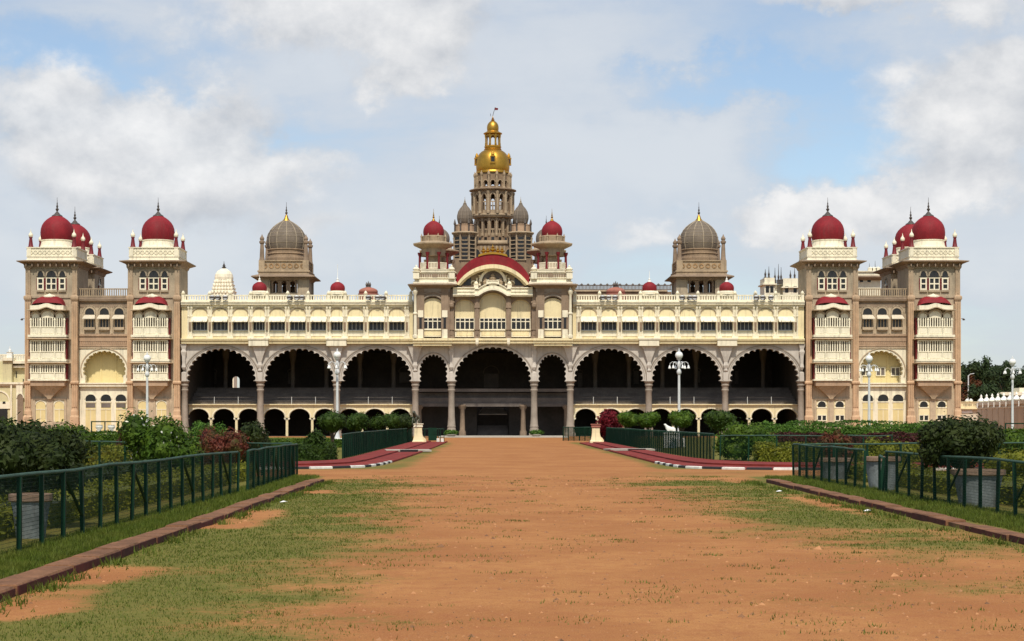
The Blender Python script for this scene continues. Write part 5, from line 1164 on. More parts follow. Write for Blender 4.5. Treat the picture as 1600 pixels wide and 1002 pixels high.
# ------------------------------------------------------------------ grass blades (uncountable)
def blades():
    P = []; 
    def area(xa, xb, ya, yb, dens, hgt, wid, thr=.55):
        n = int((xb - xa) * (yb - ya) * dens); x = rng.uniform(xa, xb, n); y = rng.uniform(ya, yb, n)
        g = grass_amount(x, y) + (vnoise(x * 6, y * 6) - .5) * .8
        k = (g > thr) & (rng.random(n) < np.clip((g - thr) * 3 + .15, 0, 1))
        k &= ~((x > -5.5) & (x < -4.9)) & ~((x > 7.55) & (x < 8.45))
        tall = (np.clip(g[k], 0, 1.1))
        P.append(np.stack([x[k], y[k], np.full(k.sum(), wid), hgt * (.45 + .75 * tall) * rng.uniform(.6, 1.3, k.sum())], -1))
    area(-5.4, 8.5, 14, 20, 620, .024, .010); area(-5.4, 8, 20, 28, 430, .028, .013); area(-5.4, 8, 28, 40, 250, .03, .018); area(-5.4, 8, 40, 58, 150, .032, .026)
    area(-6.6, -5.5, 17, 34, 1500, .075, .013, .3); area(-6.6, -5.5, 34, 57, 600, .09, .022, .3); area(8.4, 9.9, 19, 36, 900, .08, .015, .3); area(8.4, 9.9, 36, 56, 520, .09, .024, .3)
    # tufts that hang on to the kerb foot
    for side, xk in ((-1, -4.82), (1, 7.5)):
        for y0 in np.arange(16, 52, .4):
            if rng.random() < .45:
                n = 60; r = rng.uniform(.08, .3); x = xk + side * -1 * rng.normal(.1, r * .5, n); y = y0 + rng.normal(0, r, n); P.append(np.stack([x, y, np.full(n, .012 + y0 * .0003), rng.uniform(.04, .13, n)], -1))
    for k in range(330):                       # lone tufts scattered over the bare soil
        y0 = 14 + 44 * rng.random() ** 1.4; x0 = rng.uniform(-4, 7.4); n = int(rng.integers(8, 40)); r = rng.uniform(.03, .16)
        P.append(np.stack([x0 + rng.normal(0, r * 1.6, n), y0 + rng.normal(0, r, n), np.full(n, .008 + y0 * .0003), rng.uniform(.015, .05, n)], -1))
    A = np.concatenate(P); n = len(A); a = rng.uniform(0, 2 * math.pi, n); ld = rng.uniform(0, 2 * math.pi, n); z = soil_height(A[:, 0], A[:, 1]) - .005
    dx, dy = np.cos(a) * A[:, 2] / 2, np.sin(a) * A[:, 2] / 2; ln = A[:, 3] * rng.uniform(.1, .8, n)
    v = np.stack([np.stack([A[:, 0] - dx, A[:, 1] - dy, z], -1), np.stack([A[:, 0] + dx, A[:, 1] + dy, z], -1), np.stack([A[:, 0] + np.cos(ld) * ln, A[:, 1] + np.sin(ld) * ln, z + A[:, 3]], -1)], 1).reshape(-1, 3)
    return np_mesh('grass', v, 3, L['grass'])
def np_mesh(name, v, k, material):
    n = len(v) // k; me = bpy.data.meshes.new(name); me.vertices.add(len(v)); me.vertices.foreach_set('co', v.astype(np.float32).reshape(-1))
    me.loops.add(n * k); me.loops.foreach_set('vertex_index', np.arange(n * k, dtype=np.int32)); me.polygons.add(n)
    me.polygons.foreach_set('loop_start', np.arange(n, dtype=np.int32) * k)
    me.update(calc_edges=True); me.materials.append(material); return me
inst('grass', blades(), kind='stuff')
def pebbles():
    n = 9000; y = 14 + 42 * rng.random(n) ** 1.7; x = rng.uniform(-4.7, 7.5, n); k = grass_amount(x, y) < .6; x, y = x[k], y[k]; n = len(x); r = rng.lognormal(-4.75, .5, n) * (1 + y * .012)
    T = np.array([(1, 0, 0), (-.5, .87, 0), (-.5, -.87, 0), (.1, .1, .8)]); a = rng.uniform(0, 6.28, n); ca_, sa = np.cos(a), np.sin(a)
    V = np.stack([np.stack([x + r * (q[0] * ca_ - q[1] * sa) * 1.2, y + r * (q[0] * sa + q[1] * ca_), soil_height(x, y) - .003 + r * q[2]], -1) for q in T], 1)
    return np_mesh('gravel', V[:, [0, 1, 3, 1, 2, 3, 2, 0, 3]].reshape(-1, 3), 3, mat('loose_gravel', (.30, .16, .09), .9, .3, 3., per_island=.55))
inst('gravel', pebbles(), kind='stuff')

# ------------------------------------------------------------------ foliage
def leaf_verts(blobs, n, size, seed, shell=.55, droop=0.):
    r = np.random.default_rng(seed); B = np.array(blobs, float); vol = (B[:, 3] * B[:, 4] * B[:, 5]) ** .67; idx = r.choice(len(B), n, p=vol / vol.sum())
    d = r.normal(size=(n, 3)); d /= np.linalg.norm(d, axis=1)[:, None]
    rad = (shell + (1 - shell) * r.random(n) ** .7)
    lump = np.sin(d[:, 0] * 5 + B[idx, 0] * 3 + seed) * np.sin(d[:, 1] * 5.3 + seed * 2) * np.sin(d[:, 2] * 5.7 + seed * 3)
    rad = rad * (1 + .20 * lump + .05 * r.normal(size=n)) * np.where(r.random(n) < .035, r.uniform(1.08, 1.28, n), 1)
    c = B[idx, :3] + d * B[idx, 3:] * rad[:, None]
    nrm = d + r.normal(size=(n, 3)) * .55 + np.array([0, -.1, .25]); nrm /= np.linalg.norm(nrm, axis=1)[:, None]
    u = np.cross(nrm, r.normal(size=(n, 3))); u /= np.linalg.norm(u, axis=1)[:, None]; u[:, 2] -= droop; w = np.cross(nrm, u)
    s = size * r.uniform(.6, 1.35, n)[:, None]
    v = np.stack([c + u * s, c + w * s * .42 + nrm * s * .1, c - u * s, c - w * s * .42 + nrm * s * .1], 1)
    keep = (v[:, :, 2].min(1) > .02)
    return v[keep].reshape(-1, 3)
def core(blobs, k=.72):
    m = MB()
    for (x, y, z, a, b_, c) in blobs:
        prof = [(math.sin(t) , math.cos(t)) for t in np.linspace(math.pi - .05, .05, 8)]; o = len(m.v)
        m.lathe(prof, 10); m.v[o:] = [(x + p[0] * a * k, y + p[1] * b_ * k, max(.01, z + p[2] * c * k)) for p in m.v[o:]]
    return m
def foliage(name, blobs, n, size, material, parent, seed, flowers=None, loc=(0, 0, 0), kc=.72):
    v = leaf_verts(blobs, n, size, seed); me = np_mesh(name, v, 4, material); o = inst(name, me, parent, loc)
    if kc: core(blobs, kc).build('inner_foliage', material, o)
    if flowers:
        fm, fn, fs = flowers; v = leaf_verts([(x, y, z, a * 1.04, b_ * 1.04, c * 1.04) for x, y, z, a, b_, c in blobs], fn, fs, seed + 50, .92); inst('blossom', np_mesh('blossom', v, 4, fm), o)
    return o
def lumps(rx, ry, h, z0, n, seed, s=.5):
    r = random.Random(seed); out = [(0, 0, z0 + h * .5, rx * .8, ry * .8, h * .52)]
    for i in range(n):
        a = r.uniform(0, 2 * math.pi); q = r.uniform(.45, .75); e = r.uniform(.3, .45) * s / .5
        out.append((math.cos(a) * rx * q, math.sin(a) * ry * q, z0 + h * r.uniform(.22, .78), rx * e, ry * e, h * e * .8))
    return out
SEED = [100]
def shrub(label, px0, px1, ytop, Y, material, n=2500, leaf=.07, z0=0., cat='shrub', group=None, trunk=True, flowers=None, depth=None, name='shrub', nl=9):
    """shrub that spans px0..px1 with its top at ytop, standing Y metres away"""
    SEED[0] += 1; sd_ = SEED[0]; x = ((px0 + px1) / 2 - 770) / F * Y; rx = (px1 - px0) / 2 / F * Y; zt = EYE + (657 - ytop) / F * Y
    t = thing(name, label, cat, (x, Y, 0), 0, group); h = zt - z0
    foliage('foliage', lumps(rx, depth or rx, h * .96, z0, nl, sd_), n, leaf, material, t, sd_, flowers)
    if trunk:
        m = MB(); r_ = random.Random(sd_)
        for i in range(5):
            a = r_.uniform(0, 6.28); m.tube([(0 + .05 * math.cos(a), .05 * math.sin(a), -.05), (rx * .15 * math.cos(a), rx * .15 * math.sin(a), z0 + h * .25), (rx * .4 * math.cos(a), rx * .4 * math.sin(a), z0 + h * .6)], [.05, .04, .015], 6)
        m.build('stem', M['bark'], t)
    return t
def topiary(label, px, ytop, ybot, w, Y, material=None, ztrunk=0., group='clipped ball topiary trees behind the green fences', flat=1.):
    SEED[0] += 1; sd_ = SEED[0]; x = (px - 770) / F * Y; zt = EYE + (657 - ytop) / F * Y; zb = EYE + (657 - ybot) / F * Y; r = w / 2 / F * Y * .98
    t = thing('topiary_tree', label, 'topiary tree', (x, Y, 0), 0, group); zc = (zt + zb) / 2
    foliage('crown', [(0, 0, zc, r * .84, r * .84, (zt - zb) * .48)] + [(math.cos(a) * r * .5, math.sin(a) * r * .5, zc + random.uniform(-.2, .25) * r, r * .54, r * .54, (zt - zb) * .32) for a in np.arange(0, 6, 1.1)], 2600, .09, material or L['mid'], t, sd_, kc=.85)
    m = MB(); m.tube([(0, 0, -.05), (.03, 0, zb * .5), (0, 0, zb + .3)], [.11, .09, .08], 8)
    for a in (0, 2.1, 4.2): m.tube([(.0, 0, max(.2, zb * .6)), (r * .35 * math.cos(a), r * .35 * math.sin(a), zb + .3)], [.06, .03], 6)
    m.build('trunk', M['bark'], t)
    return t
def hedge(label, x0, x1, y0, y1, h, material, dens=160, leaf=.06, name='hedge'):
    SEED[0] += 1; r = np.random.default_rng(SEED[0]); w, d_ = x1 - x0, y1 - y0
    t = thing(name, label, 'hedge', ((x0 + x1) / 2, (y0 + y1) / 2, 0))
    at_ = w * d_; af = w * h; asd = d_ * h; n = int((at_ + 2 * af + 2 * asd) * dens); n = min(n, 16000); f = r.random(n) * (at_ + 2 * af + 2 * asd)
    u, v_ = r.uniform(-.5, .5, n), r.uniform(-.5, .5, n)
    top = f < at_; fr = ~top & (f < at_ + 2 * af); sgn = np.where(r.random(n) < .65, -1, 1)
    wav = (vnoise((u * w + x0) * .9 + 50, (v_ * d_ + y0) * .9) - .5) * .22 * h / .6
    c = np.where(top[:, None], np.stack([u * w, v_ * d_, h + wav + r.normal(0, .035, n)], -1), np.where(fr[:, None], np.stack([u * w, sgn * d_ / 2 + r.normal(0, .04, n), (v_ + .5) * h], -1), np.stack([np.where(r.random(n) < .5, -1, 1) * w / 2 + r.normal(0, .04, n), u * d_, (v_ + .5) * h], -1)))
    nrm = np.where(top[:, None], [0, 0, 1.], np.where(fr[:, None], np.stack([0 * u, sgn * 1., .3 + 0 * u], -1), [0, -.3, .5])) + r.normal(size=(n, 3)) * .6
    nrm /= np.linalg.norm(nrm, axis=1)[:, None]; a = np.cross(nrm, r.normal(size=(n, 3))); a /= np.linalg.norm(a, axis=1)[:, None]; b_ = np.cross(nrm, a); s = leaf * r.uniform(.6, 1.4, n)[:, None]
    vv = np.stack([c + a * s, c + b_ * s * .45, c - a * s, c - b_ * s * .45], 1).reshape(-1, 3)
    fo = inst('foliage', np_mesh('foliage', vv, 4, material), t)
    m = MB(); m.box(-w / 2 + .06, w / 2 - .06, -d_ / 2 + .06, d_ / 2 - .06, 0, h * .86); m.build('inner_foliage', material, fo)
    return t
# ------------------------------------------------------------------ fences
def fence(label, pts, h=1.05, sp=1.2, brace=4, group='green wire fences beside the drive', wire=.005, step=.055, lean=0., sheet=False):
    t = thing('wire_fence', label, 'fence', (pts[0][0], pts[0][1], 0), 0, group)
    o = Vector((*pts[0], 0)); P = [Vector((*p, 0)) - o for p in pts]
    pm = MB(); pm.box(-.03, .03, -.03, .03, -.15, h - .02); pm = pm.mesh('post', M['green'])
    wm = MB(); rl_ = MB(); bm = 0
    for a, b in zip(P, P[1:]):
        d = b - a; ln = d.length; n = max(1, round(ln / sp)); u = d / ln; pr = Vector((-u.y, u.x, 0)); ang = math.atan2(u.y, u.x)
        for i in range(n + (1 if b == P[-1] else 0)):
            p = a + d * i / n; q = inst('post', pm, t, p, ang); q.rotation_euler = (lean + random.uniform(-.03, .03), random.uniform(-.025, .025), ang)
            if brace and i % brace == 1 and i < n:
                m = MB(); e = p + u * sp * .95; m.tube([(p.x, p.y, h * .97), (e.x, e.y, .32 * h)], .026, 5); m.build('brace', M['green'], t)
        lp = Vector((0, -math.sin(lean), 0))
        rl_.tube([tuple(a + u * (ln * k / 12) + Vector((0, 0, h + random.uniform(-.02, .02)))) for k in range(13)], .027, 8)
        w2 = wire / 2
        for i in range(int(h / step)):
            z = .05 + i * step; A, B = a + pr * .034, b + pr * .034
            wm.add([tuple(A + Vector((0, 0, z - w2))), tuple(B + Vector((0, 0, z - w2))), tuple(B + pr * wire + Vector((0, 0, z))), tuple(A + pr * wire + Vector((0, 0, z))), tuple(B + Vector((0, 0, z + w2))), tuple(A + Vector((0, 0, z + w2)))],
                   [(0, 1, 2, 3), (3, 2, 4, 5), (0, 5, 4, 1)])
        for i in range(int(ln / step)):
            p = a + u * (i * step) + pr * .036; v = [p - u * w2, p + pr * wire, p + u * w2]
            wm.add([(*q.xy, .03) for q in v] + [(*q.xy, h) for q in v], [(0, 1, 4, 3), (1, 2, 5, 4), (2, 0, 3, 5)])
    rl_.build('top_rail', M['rail'], t); wm.build('wire_mesh', M['green'], t)
    return t
fence('long green wire fence along the left kerb, nearest on the left', [(-6.55, 16), (-6.18, 43.4)])
fence('short green fence panel after the gap in the left fence', [(-6.1, 44.6), (-6.26, 57.3)])
fence('green fence running off left from the corner of the left foreground fence', [(-6.45, 57.5), (-15.8, 64)], brace=0)
fence('long green wire fence along the right kerb, nearest on the right', [(9.62, 21), (9.52, 43.4)])
b = fence('short leaning fence panel in the gap of the right fence', [(9.5, 43.7), (9.78, 45.3)], .9, .75, 0, lean=.12)
fence('green fence panel before the leaning gap, at the far end of the right kerb', [(9.45, 45.6), (9.43, 56.2)])
fence('green fence running off right from the corner of the right foreground fence', [(9.65, 56.4), (21, 59.5)], brace=0)
FG = 'green fences behind the red pavements'
fence('dense green fence behind the left red pavement towards the arches', [(-6.95, 83), (-6.8, 152)], 1.17, 1.2, 0, FG, .006, .06)
fence('dense green fence behind the right red pavement towards the arches', [(9.55, 77.5), (9.25, 156)], 1.22, 1.2, 0, FG, .005, .065)
fence('green fence turning right behind the leafy shrub beyond the right cross road', [(9.8, 77.3), (17, 76.2)], 1.15, 1.2, 0, FG)
fence('low green barrier closing the drive beside the right pedestal', [(8.5, 156), (6.2, 158)], 1.2, .6, 0, FG, .02, .07)
t = thing('green_barrier', 'green metal barrier with a solid panel beside the bronze cat pedestal', 'barrier', (-5.3, 149, 0))
m = MB(); m.box(-.06, .66, -.04, .04, .12, 1.18); m.box(-.02, .62, -.06, -.041, .62, .66); m.build('solid_panel', M['green'], t)
for x in (-.72, -.36, .78, .95, 1.25): m = MB(); m.box(x - .025, x + .025, -.025, .025, 0, 1.12); m.build('post', M['green'], t)
for z in (.4, 1.1): m = MB(); m.box(-.745, -.061, -.02, .02, z - .02, z + .02); m.box(.661, 1.275, -.02, .02, z - .02, z + .02); m.build('rail', M['rail'], t)
for x in (-.5, .75, 1.1): m = MB(); m.rl(x, .0, [(.12, .12, 0), (.12, .12, .28), (.08, .08, .3)]); m.build('footing', M['kerbw'], t)

# ------------------------------------------------------------------ lamp posts
def lamp():
    t = thing('lamp_post', '', 'lamp post', group='ornate lamp posts with white globes')
    H = 6.65; m = MB(); m.rl(0, 0, [(.3, .3, -.05), (.3, .3, .5), (.24, .24, .6)]); m.build('pedestal', M['kerbw'], t)
    m = MB(); m.lathe([(.2, .6), (.16, .8), (.11, 1.0), (.095, 2.0), (.08, H - 1.75), (.13, H - 1.7), (.17, H - 1.55), (.12, H - 1.42), (.08, H - 1.35), (.12, H - 1.2), (.15, H - 1.05), (.09, H - .92), (.07, H - .75), (.16, H - .7), (.18, H - .66)], 12)
    m.build('pole', M['metal'], t, smooth=True)
    m = MB(); m.lathe([(.26 * math.sin(a), H - .42 - .26 * math.cos(a)) for a in np.linspace(.5, 3.0, 12)], 20); m.build('globe', M['globe'], t, smooth=True)
    m = MB(); m.lathe([(.1, H - .17), (.11, H - .14), (.04, H - .1), (.05, H - .04), (.01, H + .05)], 10); m.build('globe_cap', M['metal'], t)
    ar = MB(); ar.tube([(.08, 0, H - 1.1), (.25, 0, H - .92), (.45, 0, H - .86), (.6, 0, H - .96), (.64, 0, H - 1.12)], .022, 6); ar = ar.mesh('arm', M['metal'])
    be = MB(); be.lathe([(.02, H - 1.1), (.05, H - 1.14), (.07, H - 1.2), (.1, H - 1.3), (.085, H - 1.33)], 10, .64, 0); be = be.mesh('lamp_bell', M['globe'], True)
    for i in range(6): a = inst('arm', ar, t, rz=R(60 * i + 12)); inst('lamp_bell', be, a)
    return t
lp = lamp()
spots = [(230, 128, 'ornate lamp post in front of the left inner tower'), (527, 122, 'ornate lamp post before the arcade column left of the entrance'), (1061, 122, 'ornate lamp post with bright globe before the middle arch of the right arcade'),
         (1358, 129, 'ornate lamp post before the scalloped gateway between the right towers'), (1582, 136, 'ornate lamp post by the merloned wall at the far right')]
for i, (px, y, lab) in enumerate(spots):
    o = lp if i == 0 else dup(lp); o.location = ((px - 770) / F * y, y, 0); o['label'] = lab; o.rotation_euler = (0, 0, i * .3)

# ------------------------------------------------------------------ pedestals and statues
def pedestal(x, y, label, material, cap, hcap):
    t = thing('pedestal', label, 'pedestal', (x, y, 0))
    m = MB(); m.rl(0, 0, [(.46, .46, -.05), (.46, .46, .16), (.40, .40, .24), (.33, .34, .5), (.30, .30, .8), (.29, .29, hcap - .3)]); m.build('shaft', material, t)
    m = MB(); m.rl(0, 0, [(.29, .29, hcap - .3), (.36, .36, hcap - .26), (.36, .36, hcap - .18), (.33, .33, hcap - .15), (.33, .33, hcap - .1), (.4, .4, hcap - .06), (.4, .4, hcap)]); m.build('cap', cap, t)
    m = MB(); m.prism([(.28, -.02), (.62, -.02), (.62, .25), (.5, .42), (.38, .5), (.3, .75)], -.3, .3); m.build('scroll_base', material, t)
    return t
def skin(name, joints, edges, material, parent=None, loc=(0, 0, 0), rz=0., sc=1., lv=1):
    me = bpy.data.meshes.new(name); me.from_pydata([j[:3] for j in joints], edges, []); o = inst(name, me, parent, loc, rz, sc)
    md = o.modifiers.new('skin', 'SKIN'); md.use_smooth_shade = True; s2 = o.modifiers.new('sub', 'SUBSURF'); s2.levels = lv; s2.render_levels = lv
    if not me.skin_vertices: o.data.attributes
    sv = me.skin_vertices[0].data if me.skin_vertices else None
    if sv:
        for v, j in zip(sv, joints): v.radius = (j[3], j[3])
        sv[0].use_root = True
    me.materials.append(material); return o
CAT = [(0, 0, .52, .13), (.2, 0, .56, .135), (.42, 0, .58, .15), (.58, 0, .72, .12), (.68, 0, .86, .11), (.82, 0, .86, .075), (.9, 0, .83, .05),
       (-.08, .11, .34, .10), (.06, .13, .2, .07), (-.08, .13, .06, .05), (.03, .13, .03, .045), (-.08, -.11, .34, .10), (.06, -.13, .2, .07), (-.08, -.13, .06, .05), (.03, -.13, .03, .045),
       (.5, .11, .36, .075), (.46, .12, .18, .055), (.5, .12, .04, .05), (.58, .12, .02, .045), (.56, -.11, .4, .075), (.66, -.12, .24, .055), (.68, -.12, .06, .05), (.77, -.12, .02, .045),
       (-.16, 0, .5, .05), (-.34, 0, .42, .035), (-.5, 0, .5, .03), (-.56, 0, .64, .03), (.66, .07, .98, .035), (.66, -.07, .98, .035)]
CE = [(0, 1), (1, 2), (2, 3), (3, 4), (4, 5), (5, 6), (0, 7), (7, 8), (8, 9), (9, 10), (0, 11), (11, 12), (12, 13), (13, 14), (2, 15), (15, 16), (16, 17), (17, 18), (2, 19), (19, 20), (20, 21), (21, 22), (0, 23), (23, 24), (24, 25), (25, 26), (4, 27), (4, 28)]
pedestal(-5.86, 141, 'cream pedestal with scrolled foot at the end of the left green fence', M['cream'], M['ivory'], 1.55)
o = skin('cat_statue', CAT, CE, M['bronze'], None, (-5.95, 141, 1.555), R(-110), 1.0); tag(o, 'dark bronze big cat crouching on the cream pedestal left of the entrance', 'statue')
pedestal(8.1, 141, 'cream pedestal with pinkish cap at the end of the right green fence', M['cream'], M['pink'], 1.52)
t = thing('garden_statue', 'small white reclining animal statue on a plinth behind the right green fence', 'statue', ((1047 - 770) / F * 118, 118, 0))
m = MB(); m.rl(0, 0, [(.42, .3, -.02), (.42, .3, .85), (.46, .34, .9), (.46, .34, 1.0)]); m.build('plinth', M['white'], t)
BUL = [(0, 0, .2, .15), (.2, 0, .22, .15), (-.16, 0, .24, .13), (-.26, 0, .42, .09), (-.32, 0, .54, .085), (-.42, 0, .5, .055), (.3, .1, .1, .07), (.14, .14, .06, .05), (-.1, .12, .06, .05), (-.3, .12, .05, .04), (.3, -.1, .1, .07), (.14, -.14, .06, .05), (-.1, -.12, .06, .05), (-.3, -.12, .05, .04), (.32, 0, .32, .05), (.3, 0, .44, .03)]
skin('animal_figure', BUL, [(0, 1), (0, 2), (2, 3), (3, 4), (4, 5), (1, 6), (6, 7), (2, 8), (8, 9), (1, 10), (10, 11), (2, 12), (12, 13), (1, 14), (14, 15)], M['white'], t, (0, 0, 1.0), 0, 1.0)
def urn(px, ytop, y, label):
    h = EYE + (657 - ytop) / F * y; t = thing('garden_urn', label, 'urn', ((px - 770) / F * y, y, 0), 0, 'white urns at the garden gates')
    m = MB(); m.rl(0, 0, [(.3, .3, -.02), (.3, .3, h - .62), (.34, .34, h - .58)]); m.build('pedestal', M['white'], t)
    m = MB(); m.lathe([(.18, h - .58), (.1, h - .5), (.14, h - .42), (.28, h - .25), (.3, h - .12), (.24, h - .06), (.3, h)], 14); m.build('bowl', M['white'], t, smooth=True)
urn(155, 664, 142, 'white urn seen through the left garden gate frame, left one'); urn(174, 664, 142, 'white urn seen through the left garden gate frame, right one')
urn(1427, 664, 140, 'white urn by the right outer tower, left one of two'); urn(1437, 667, 140, 'white urn by the right outer tower, right one of two')
def gate_frame(px0, px1, ytop, y, label, bars):
    w = (px1 - px0) / F * y; h = EYE + (657 - ytop) / F * y; t = thing('garden_gate', label, 'gate', (((px0 + px1) / 2 - 770) / F * y, y, 0), 0, 'dark green garden gate frames')
    for i in range(bars + 1): m = MB(); x = -w / 2 + w * i / bars; m.box(x - .04, x + .04, -.04, .04, 0, h - .06); m.build('post', M['green'], t)
    for z in (h, h * .42): m = MB(); m.box(-w / 2 - .04, w / 2 + .04, -.039, .039, z - .06, z + .02); m.build('bar', M['green'], t)
gate_frame(143, 185, 658.6, 132, 'dark green gate frame before the left gateway, framing white urns', 2)
gate_frame(1354, 1390, 664.5, 134, 'dark green gate frame in front of the right gateway doors', 2)
gate_frame(1420, 1462, 666, 132, 'dark green gate frame before the base of the right end tower', 2)
gate_frame(1571, 1604, 661.5, 122, 'dark green gate frame at the foot of the far right lamp post', 1)

# ------------------------------------------------------------------ planters
def planter(px, ytop, w, y, label):
    h = EYE + (657 - ytop) / F * y; r = w / 2 / F * y
    t = thing('planter', label, 'planter', ((px - 770) / F * y, y, 0), 0, 'round whitewashed concrete planters behind the fences')
    m = MB(); m.lathe([(r * .72, -.03), (r * .74, .05), (r * .86, h * .5), (r * .97, h - .12)], 20); m.build('bowl', M['planter'], t, smooth=True)
    m = MB(); m.lathe([(r * .97, h - .12), (r * 1.08, h - .1), (r * 1.08, h), (r * .9, h + .01), (r * .88, h - .05)], 20); m.build('rim', M['rim'], t)
planter(48, 772, 62, 27.5, 'large whitewashed planter behind the left fence, below the dark foreground shrub')
planter(278, 742, 42, 47, 'whitewashed planter behind the left fence near its gap')
planter(1305, 716, 52, 55, 'whitewashed planter behind the right fence, farthest of its row')
planter(1378, 714, 54, 46.5, 'whitewashed planter behind the leaning panel of the right fence')
planter(1528, 734, 78, 37.5, 'large whitewashed planter behind the right fence, under the big dark shrub')

# ------------------------------------------------------------------ plants
shrub('big dense dark green shrub behind the near left fence', -55, 142, 655, 29.8, L['deep'], 9000, .055, .62, 'shrub', depth=1.0, nl=14)
shrub('lighter green bushy shrub behind the dark one at the left edge', 58, 142, 656, 66, L['green'], 4000, .08, .2, depth=1.6)
shrub('low bright green shrub at the very left edge', -30, 36, 654, 62, L['green'], 2500, .08, .2)
shrub('large green bush with white blossoms behind the left fence', 188, 314, 647, 52, L['green'], 8000, .075, .15, flowers=(L['flower'], 90, .05), depth=1.3, nl=14)
shrub('red tipped croton bush right of the white blossomed bush', 308, 388, 670, 58.5, L['croton'], 3600, .06, .1, depth=1.0)
shrub('round dark bush at the corner of the left fence', 360, 430, 655, 62.5, L['deep'], 4200, .06, .15, depth=.9)
shrub('small maroon bush in front of the left gateway', 182, 210, 667, 95, L['maroon'], 1500, .08, .1)
shrub('light green leafy bush between the croton and the arcade', 296, 352, 659, 92, L['bright'], 3000, .09, .1)
shrub('spiky young plant rising from the hedge left of the red pavement', 476, 512, 670, 80, L['mid'], 1200, .1, .1, nl=5)
shrub('thin green plant beside the spiky plant by the left pavement', 440, 470, 684, 82, L['green'], 900, .08, .1, nl=4)
hedge('low yellow green hedge left of the red pavement corner', -8.9, -7.2, 77.5, 82.5, .66, L['mid'], 260, .06)
hedge('yellow flowering hedge strip behind the left fence corner', -19, -10.6, 66, 68, .72, L['yellow'], 190, .07)
hedge('clipped green hedge across the lawn before the left arcade', -26, -9, 118, 121, .5, L['green'], 110, .09)
hedge('bright hedge below the left gateway', -34, -20, 110, 113, 1.0, L['green'], 110, .09)
hedge('low golden duranta hedge inside the left foreground fence', -8.5, -7.35, 20, 56, .46, L['yellow'], 150, .04)
hedge('low golden duranta hedge inside the right foreground fence', 10.9, 12.1, 24, 56, .46, L['yellow'], 150, .04)
hedge('dark green hedge inside the left fence beside the planters', -10.4, -9.2, 22, 54, .6, L['deep'], 120, .05)
topiary('large round topiary on a thick trunk, first behind the left far fence', 519, 640.5, 679, 47, 104)
topiary('round topiary second from the lamp post behind the left far fence', 559, 643, 676, 40, 118)
topiary('small round topiary in the middle of the left row', 591, 648, 674, 27, 128)
topiary('round topiary fourth in the left row before the last arch', 613, 644, 673, 32, 136)
topiary('dark topiary nearest the bronze cat in the left row', 634, 646, 672, 30, 143, L['deep'])
shrub('crimson bougainvillea behind the right pedestal', 928, 972, 639, 147, L['bougain'], 3600, .13, .3, nl=12)
topiary('green topiary next to the crimson bougainvillea', 981, 642, 670, 36, 138, L['green'])
topiary('round topiary second right of the bougainvillea', 1013, 642, 670, 37, 130, L['green'])
topiary('round topiary in front of the bright lamp post', 1064, 640, 671, 40, 116, L['green'])
topiary('largest round topiary at the right end of the row', 1125, 640, 677, 52, 104, L['mid'])
shrub('loose light green shrub at the end of the right red pavement', 1108, 1218, 658, 80.5, L['green'], 6500, .085, .1, depth=1.4, nl=14)
hedge('yellow green hedge beyond the right cross road', 11.4, 20, 76.8, 78.4, .72, L['yellow'], 190, .06)
hedge('bright clipped hedge in front of the right towers', 17, 29, 112, 115, 1.5, L['bright'], 130, .09)
hedge('dark maroon hedge in front of the bright hedge at right', 14.6, 24, 94, 96, 1.0, L['maroon'], 170, .08)
hedge('green hedge between the right fence corner and the maroon hedge', 13, 26, 82, 84, .6, L['mid'], 150, .07)
shrub('bush with red tips behind the right fence corner', 1282, 1330, 672, 62, L['croton'], 3000, .06, .1)
shrub('yellow green spreading bush right of the red tipped bush', 1345, 1424, 684, 60, L['yellow'], 3600, .065, .08, depth=.9)
shrub('large dark glossy shrub in the big planter behind the right fence', 1436, 1574, 648, 38.5, L['deep'], 9500, .06, .8, depth=.95, nl=14)
shrub('green bushy shrub at the right edge behind the dark glossy one', 1556, 1640, 670, 62, L['green'], 4000, .075, .1, depth=1.2)
shrub('golden low bush at the right edge below the green shrub', 1530, 1620, 700, 52, L['yellow'], 3000, .055, .05, depth=.7)
shrub('brownish low plants in the right fence garden', 1484, 1530, 692, 56, L['croton'], 1500, .06, .05)
hedge('green hedge at the far right garden edge', 26, 44, 100, 103, 1.15, L['green'], 110, .09)
for px, lab in ((705, 'potted fern at the foot of the left entrance column'), (838, 'potted fern at the foot of the right entrance column')):
    y = 190; t = thing('potted_fern', lab, 'potted plant', ((px - 770) / F * y, y, .1), 0, 'potted ferns at the entrance columns')
    m = MB(); m.lathe([(.34, 0), (.5, .12), (.55, .2), (.5, .22)], 14); m.build('pot', M['conc'], t)
    foliage('fronds', [(0, 0, .42, .8, .5, .3), (.3, .1, .4, .4, .4, .26), (-.3, -.1, .4, .4, .4, .26)], 500, .12, L['bright'], t, px, kc=0)
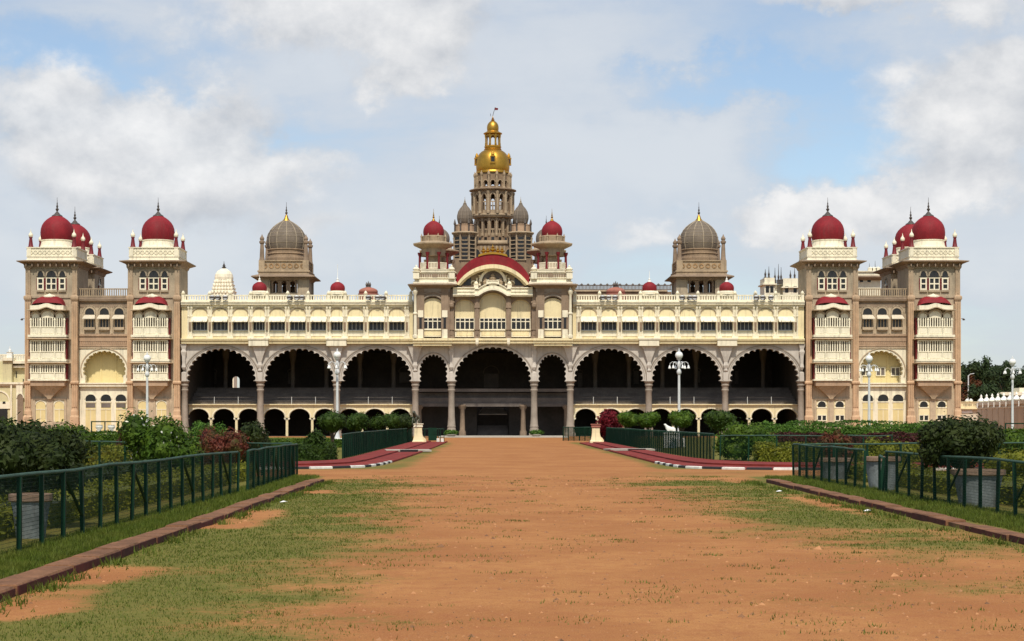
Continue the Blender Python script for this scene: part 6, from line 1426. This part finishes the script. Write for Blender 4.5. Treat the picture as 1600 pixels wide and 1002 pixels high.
# distant trees at the right
def tree(px, ytop, w, y, material, label, n=4200, leaf=.3, slim=1.):
    SEED[0] += 1; r = random.Random(SEED[0]); H = EYE + (657 - ytop) / F * y; rx = w / 2 / F * y; x = (px - 770) / F * y
    t = thing('tree', label, 'tree', (x, y, 0), 0, 'dark trees beyond the right wall'); bl = [(0, 0, H * .62, rx * .62, rx * .62, H * .3)]
    for i in range(13):
        a = r.uniform(0, 6.28); q = r.uniform(.3, .78); zz = r.uniform(.3, .88); bl.append((math.cos(a) * rx * q, math.sin(a) * rx * q, H * zz, rx * r.uniform(.2, .4), rx * r.uniform(.2, .4), H * r.uniform(.08, .16)))
    bl.append((rx * r.uniform(-.2, .2), 0, H * .9, rx * .25 * slim, rx * .25, H * .12))
    foliage('crown', bl, n, leaf, material, t, SEED[0], kc=.7)
    m = MB(); m.tube([(0, 0, -.1), (.1, 0, H * .3), (0, .1, H * .6)], [H * .035, H * .026, H * .012], 8)
    for i in range(5):
        a = r.uniform(0, 6.28); m.tube([(.05, 0, H * .28), (math.cos(a) * rx * .35, math.sin(a) * rx * .35, H * .5), (math.cos(a) * rx * .6, math.sin(a) * rx * .6, H * .68)], [H * .018, H * .012, H * .004], 6)
    m.build('trunk', M['bark'], t)
for a in ((1516, 588, 44, 282, L['farred'], 'rusty leaved small tree next to the right end tower'), (1507, 568, 54, 318, L['far'], 'dark tree mostly hidden by the right end tower'), (1538, 558, 66, 300, L['far'], 'tall dark feathery tree rising highest beyond the gate block'),
          (1562, 573, 62, 312, L['far'], 'dark tree left of the far lamp post globe'), (1579, 564, 64, 305, L['far'], 'dark tree directly behind the far lamp post'), (1604, 569, 66, 296, L['far'], 'dark tree cut by the right edge of the picture'),
          (1548, 600, 74, 270, L['far'], 'low dark tree just above the merloned wall')): tree(*a)
t = thing('street_pole', 'thin pale pole in front of the dark trees', 'pole', ((1513 - 770) / F * 275, 275, 0)); m = MB(); m.lathe([(.12, 0), (.09, 8.6), (.07, 8.7)], 8); m.build('pole_shaft', M['metal'], t); m = MB(); m.tube([(0, 0, 8.6), (.3, 0, 8.9), (.9, 0, 9)], .05, 6); m.build('pole_arm', M['metal'], t)
# wall lamps on the outer towers
for s in (-1, 1):
    m = MB(); m.tube([(0, 0, 0), (s * .3, 0, .12), (s * .5, 0, .1)], .035, 6); m.lathe([(.05, .12), (.16, .02), (.15, -.06), (.04, -.1)], 10, s * .5, 0); m.build('wall_lamp', M['iron'], palace, (s * (X(1501) + .0), .6, Z(499)))
# scraps of litter on the turf
for px, py, lab in ((443, 787, 'white scrap of litter in the grass by the left kerb'), (1356, 801, 'white scrap of litter in the grass by the right kerb'), (1218, 770, 'tiny white scrap at the far end of the right kerb')):
    x, y = G(px, py); m = MB(); q = random.uniform(-.02, .02)
    m.add([(-.08, -.04, .03), (.06, -.05, .045), (.09, .03, .035), (.0, .05, .055), (-.08, .04, .035), (0, 0, .065)], [(0, 1, 5), (1, 2, 5), (2, 3, 5), (3, 4, 5), (4, 0, 5), (4, 3, 2, 1, 0)])
    tag(m.build('paper_scrap', M['litter'], None, (x, y, .0)), lab, 'litter')
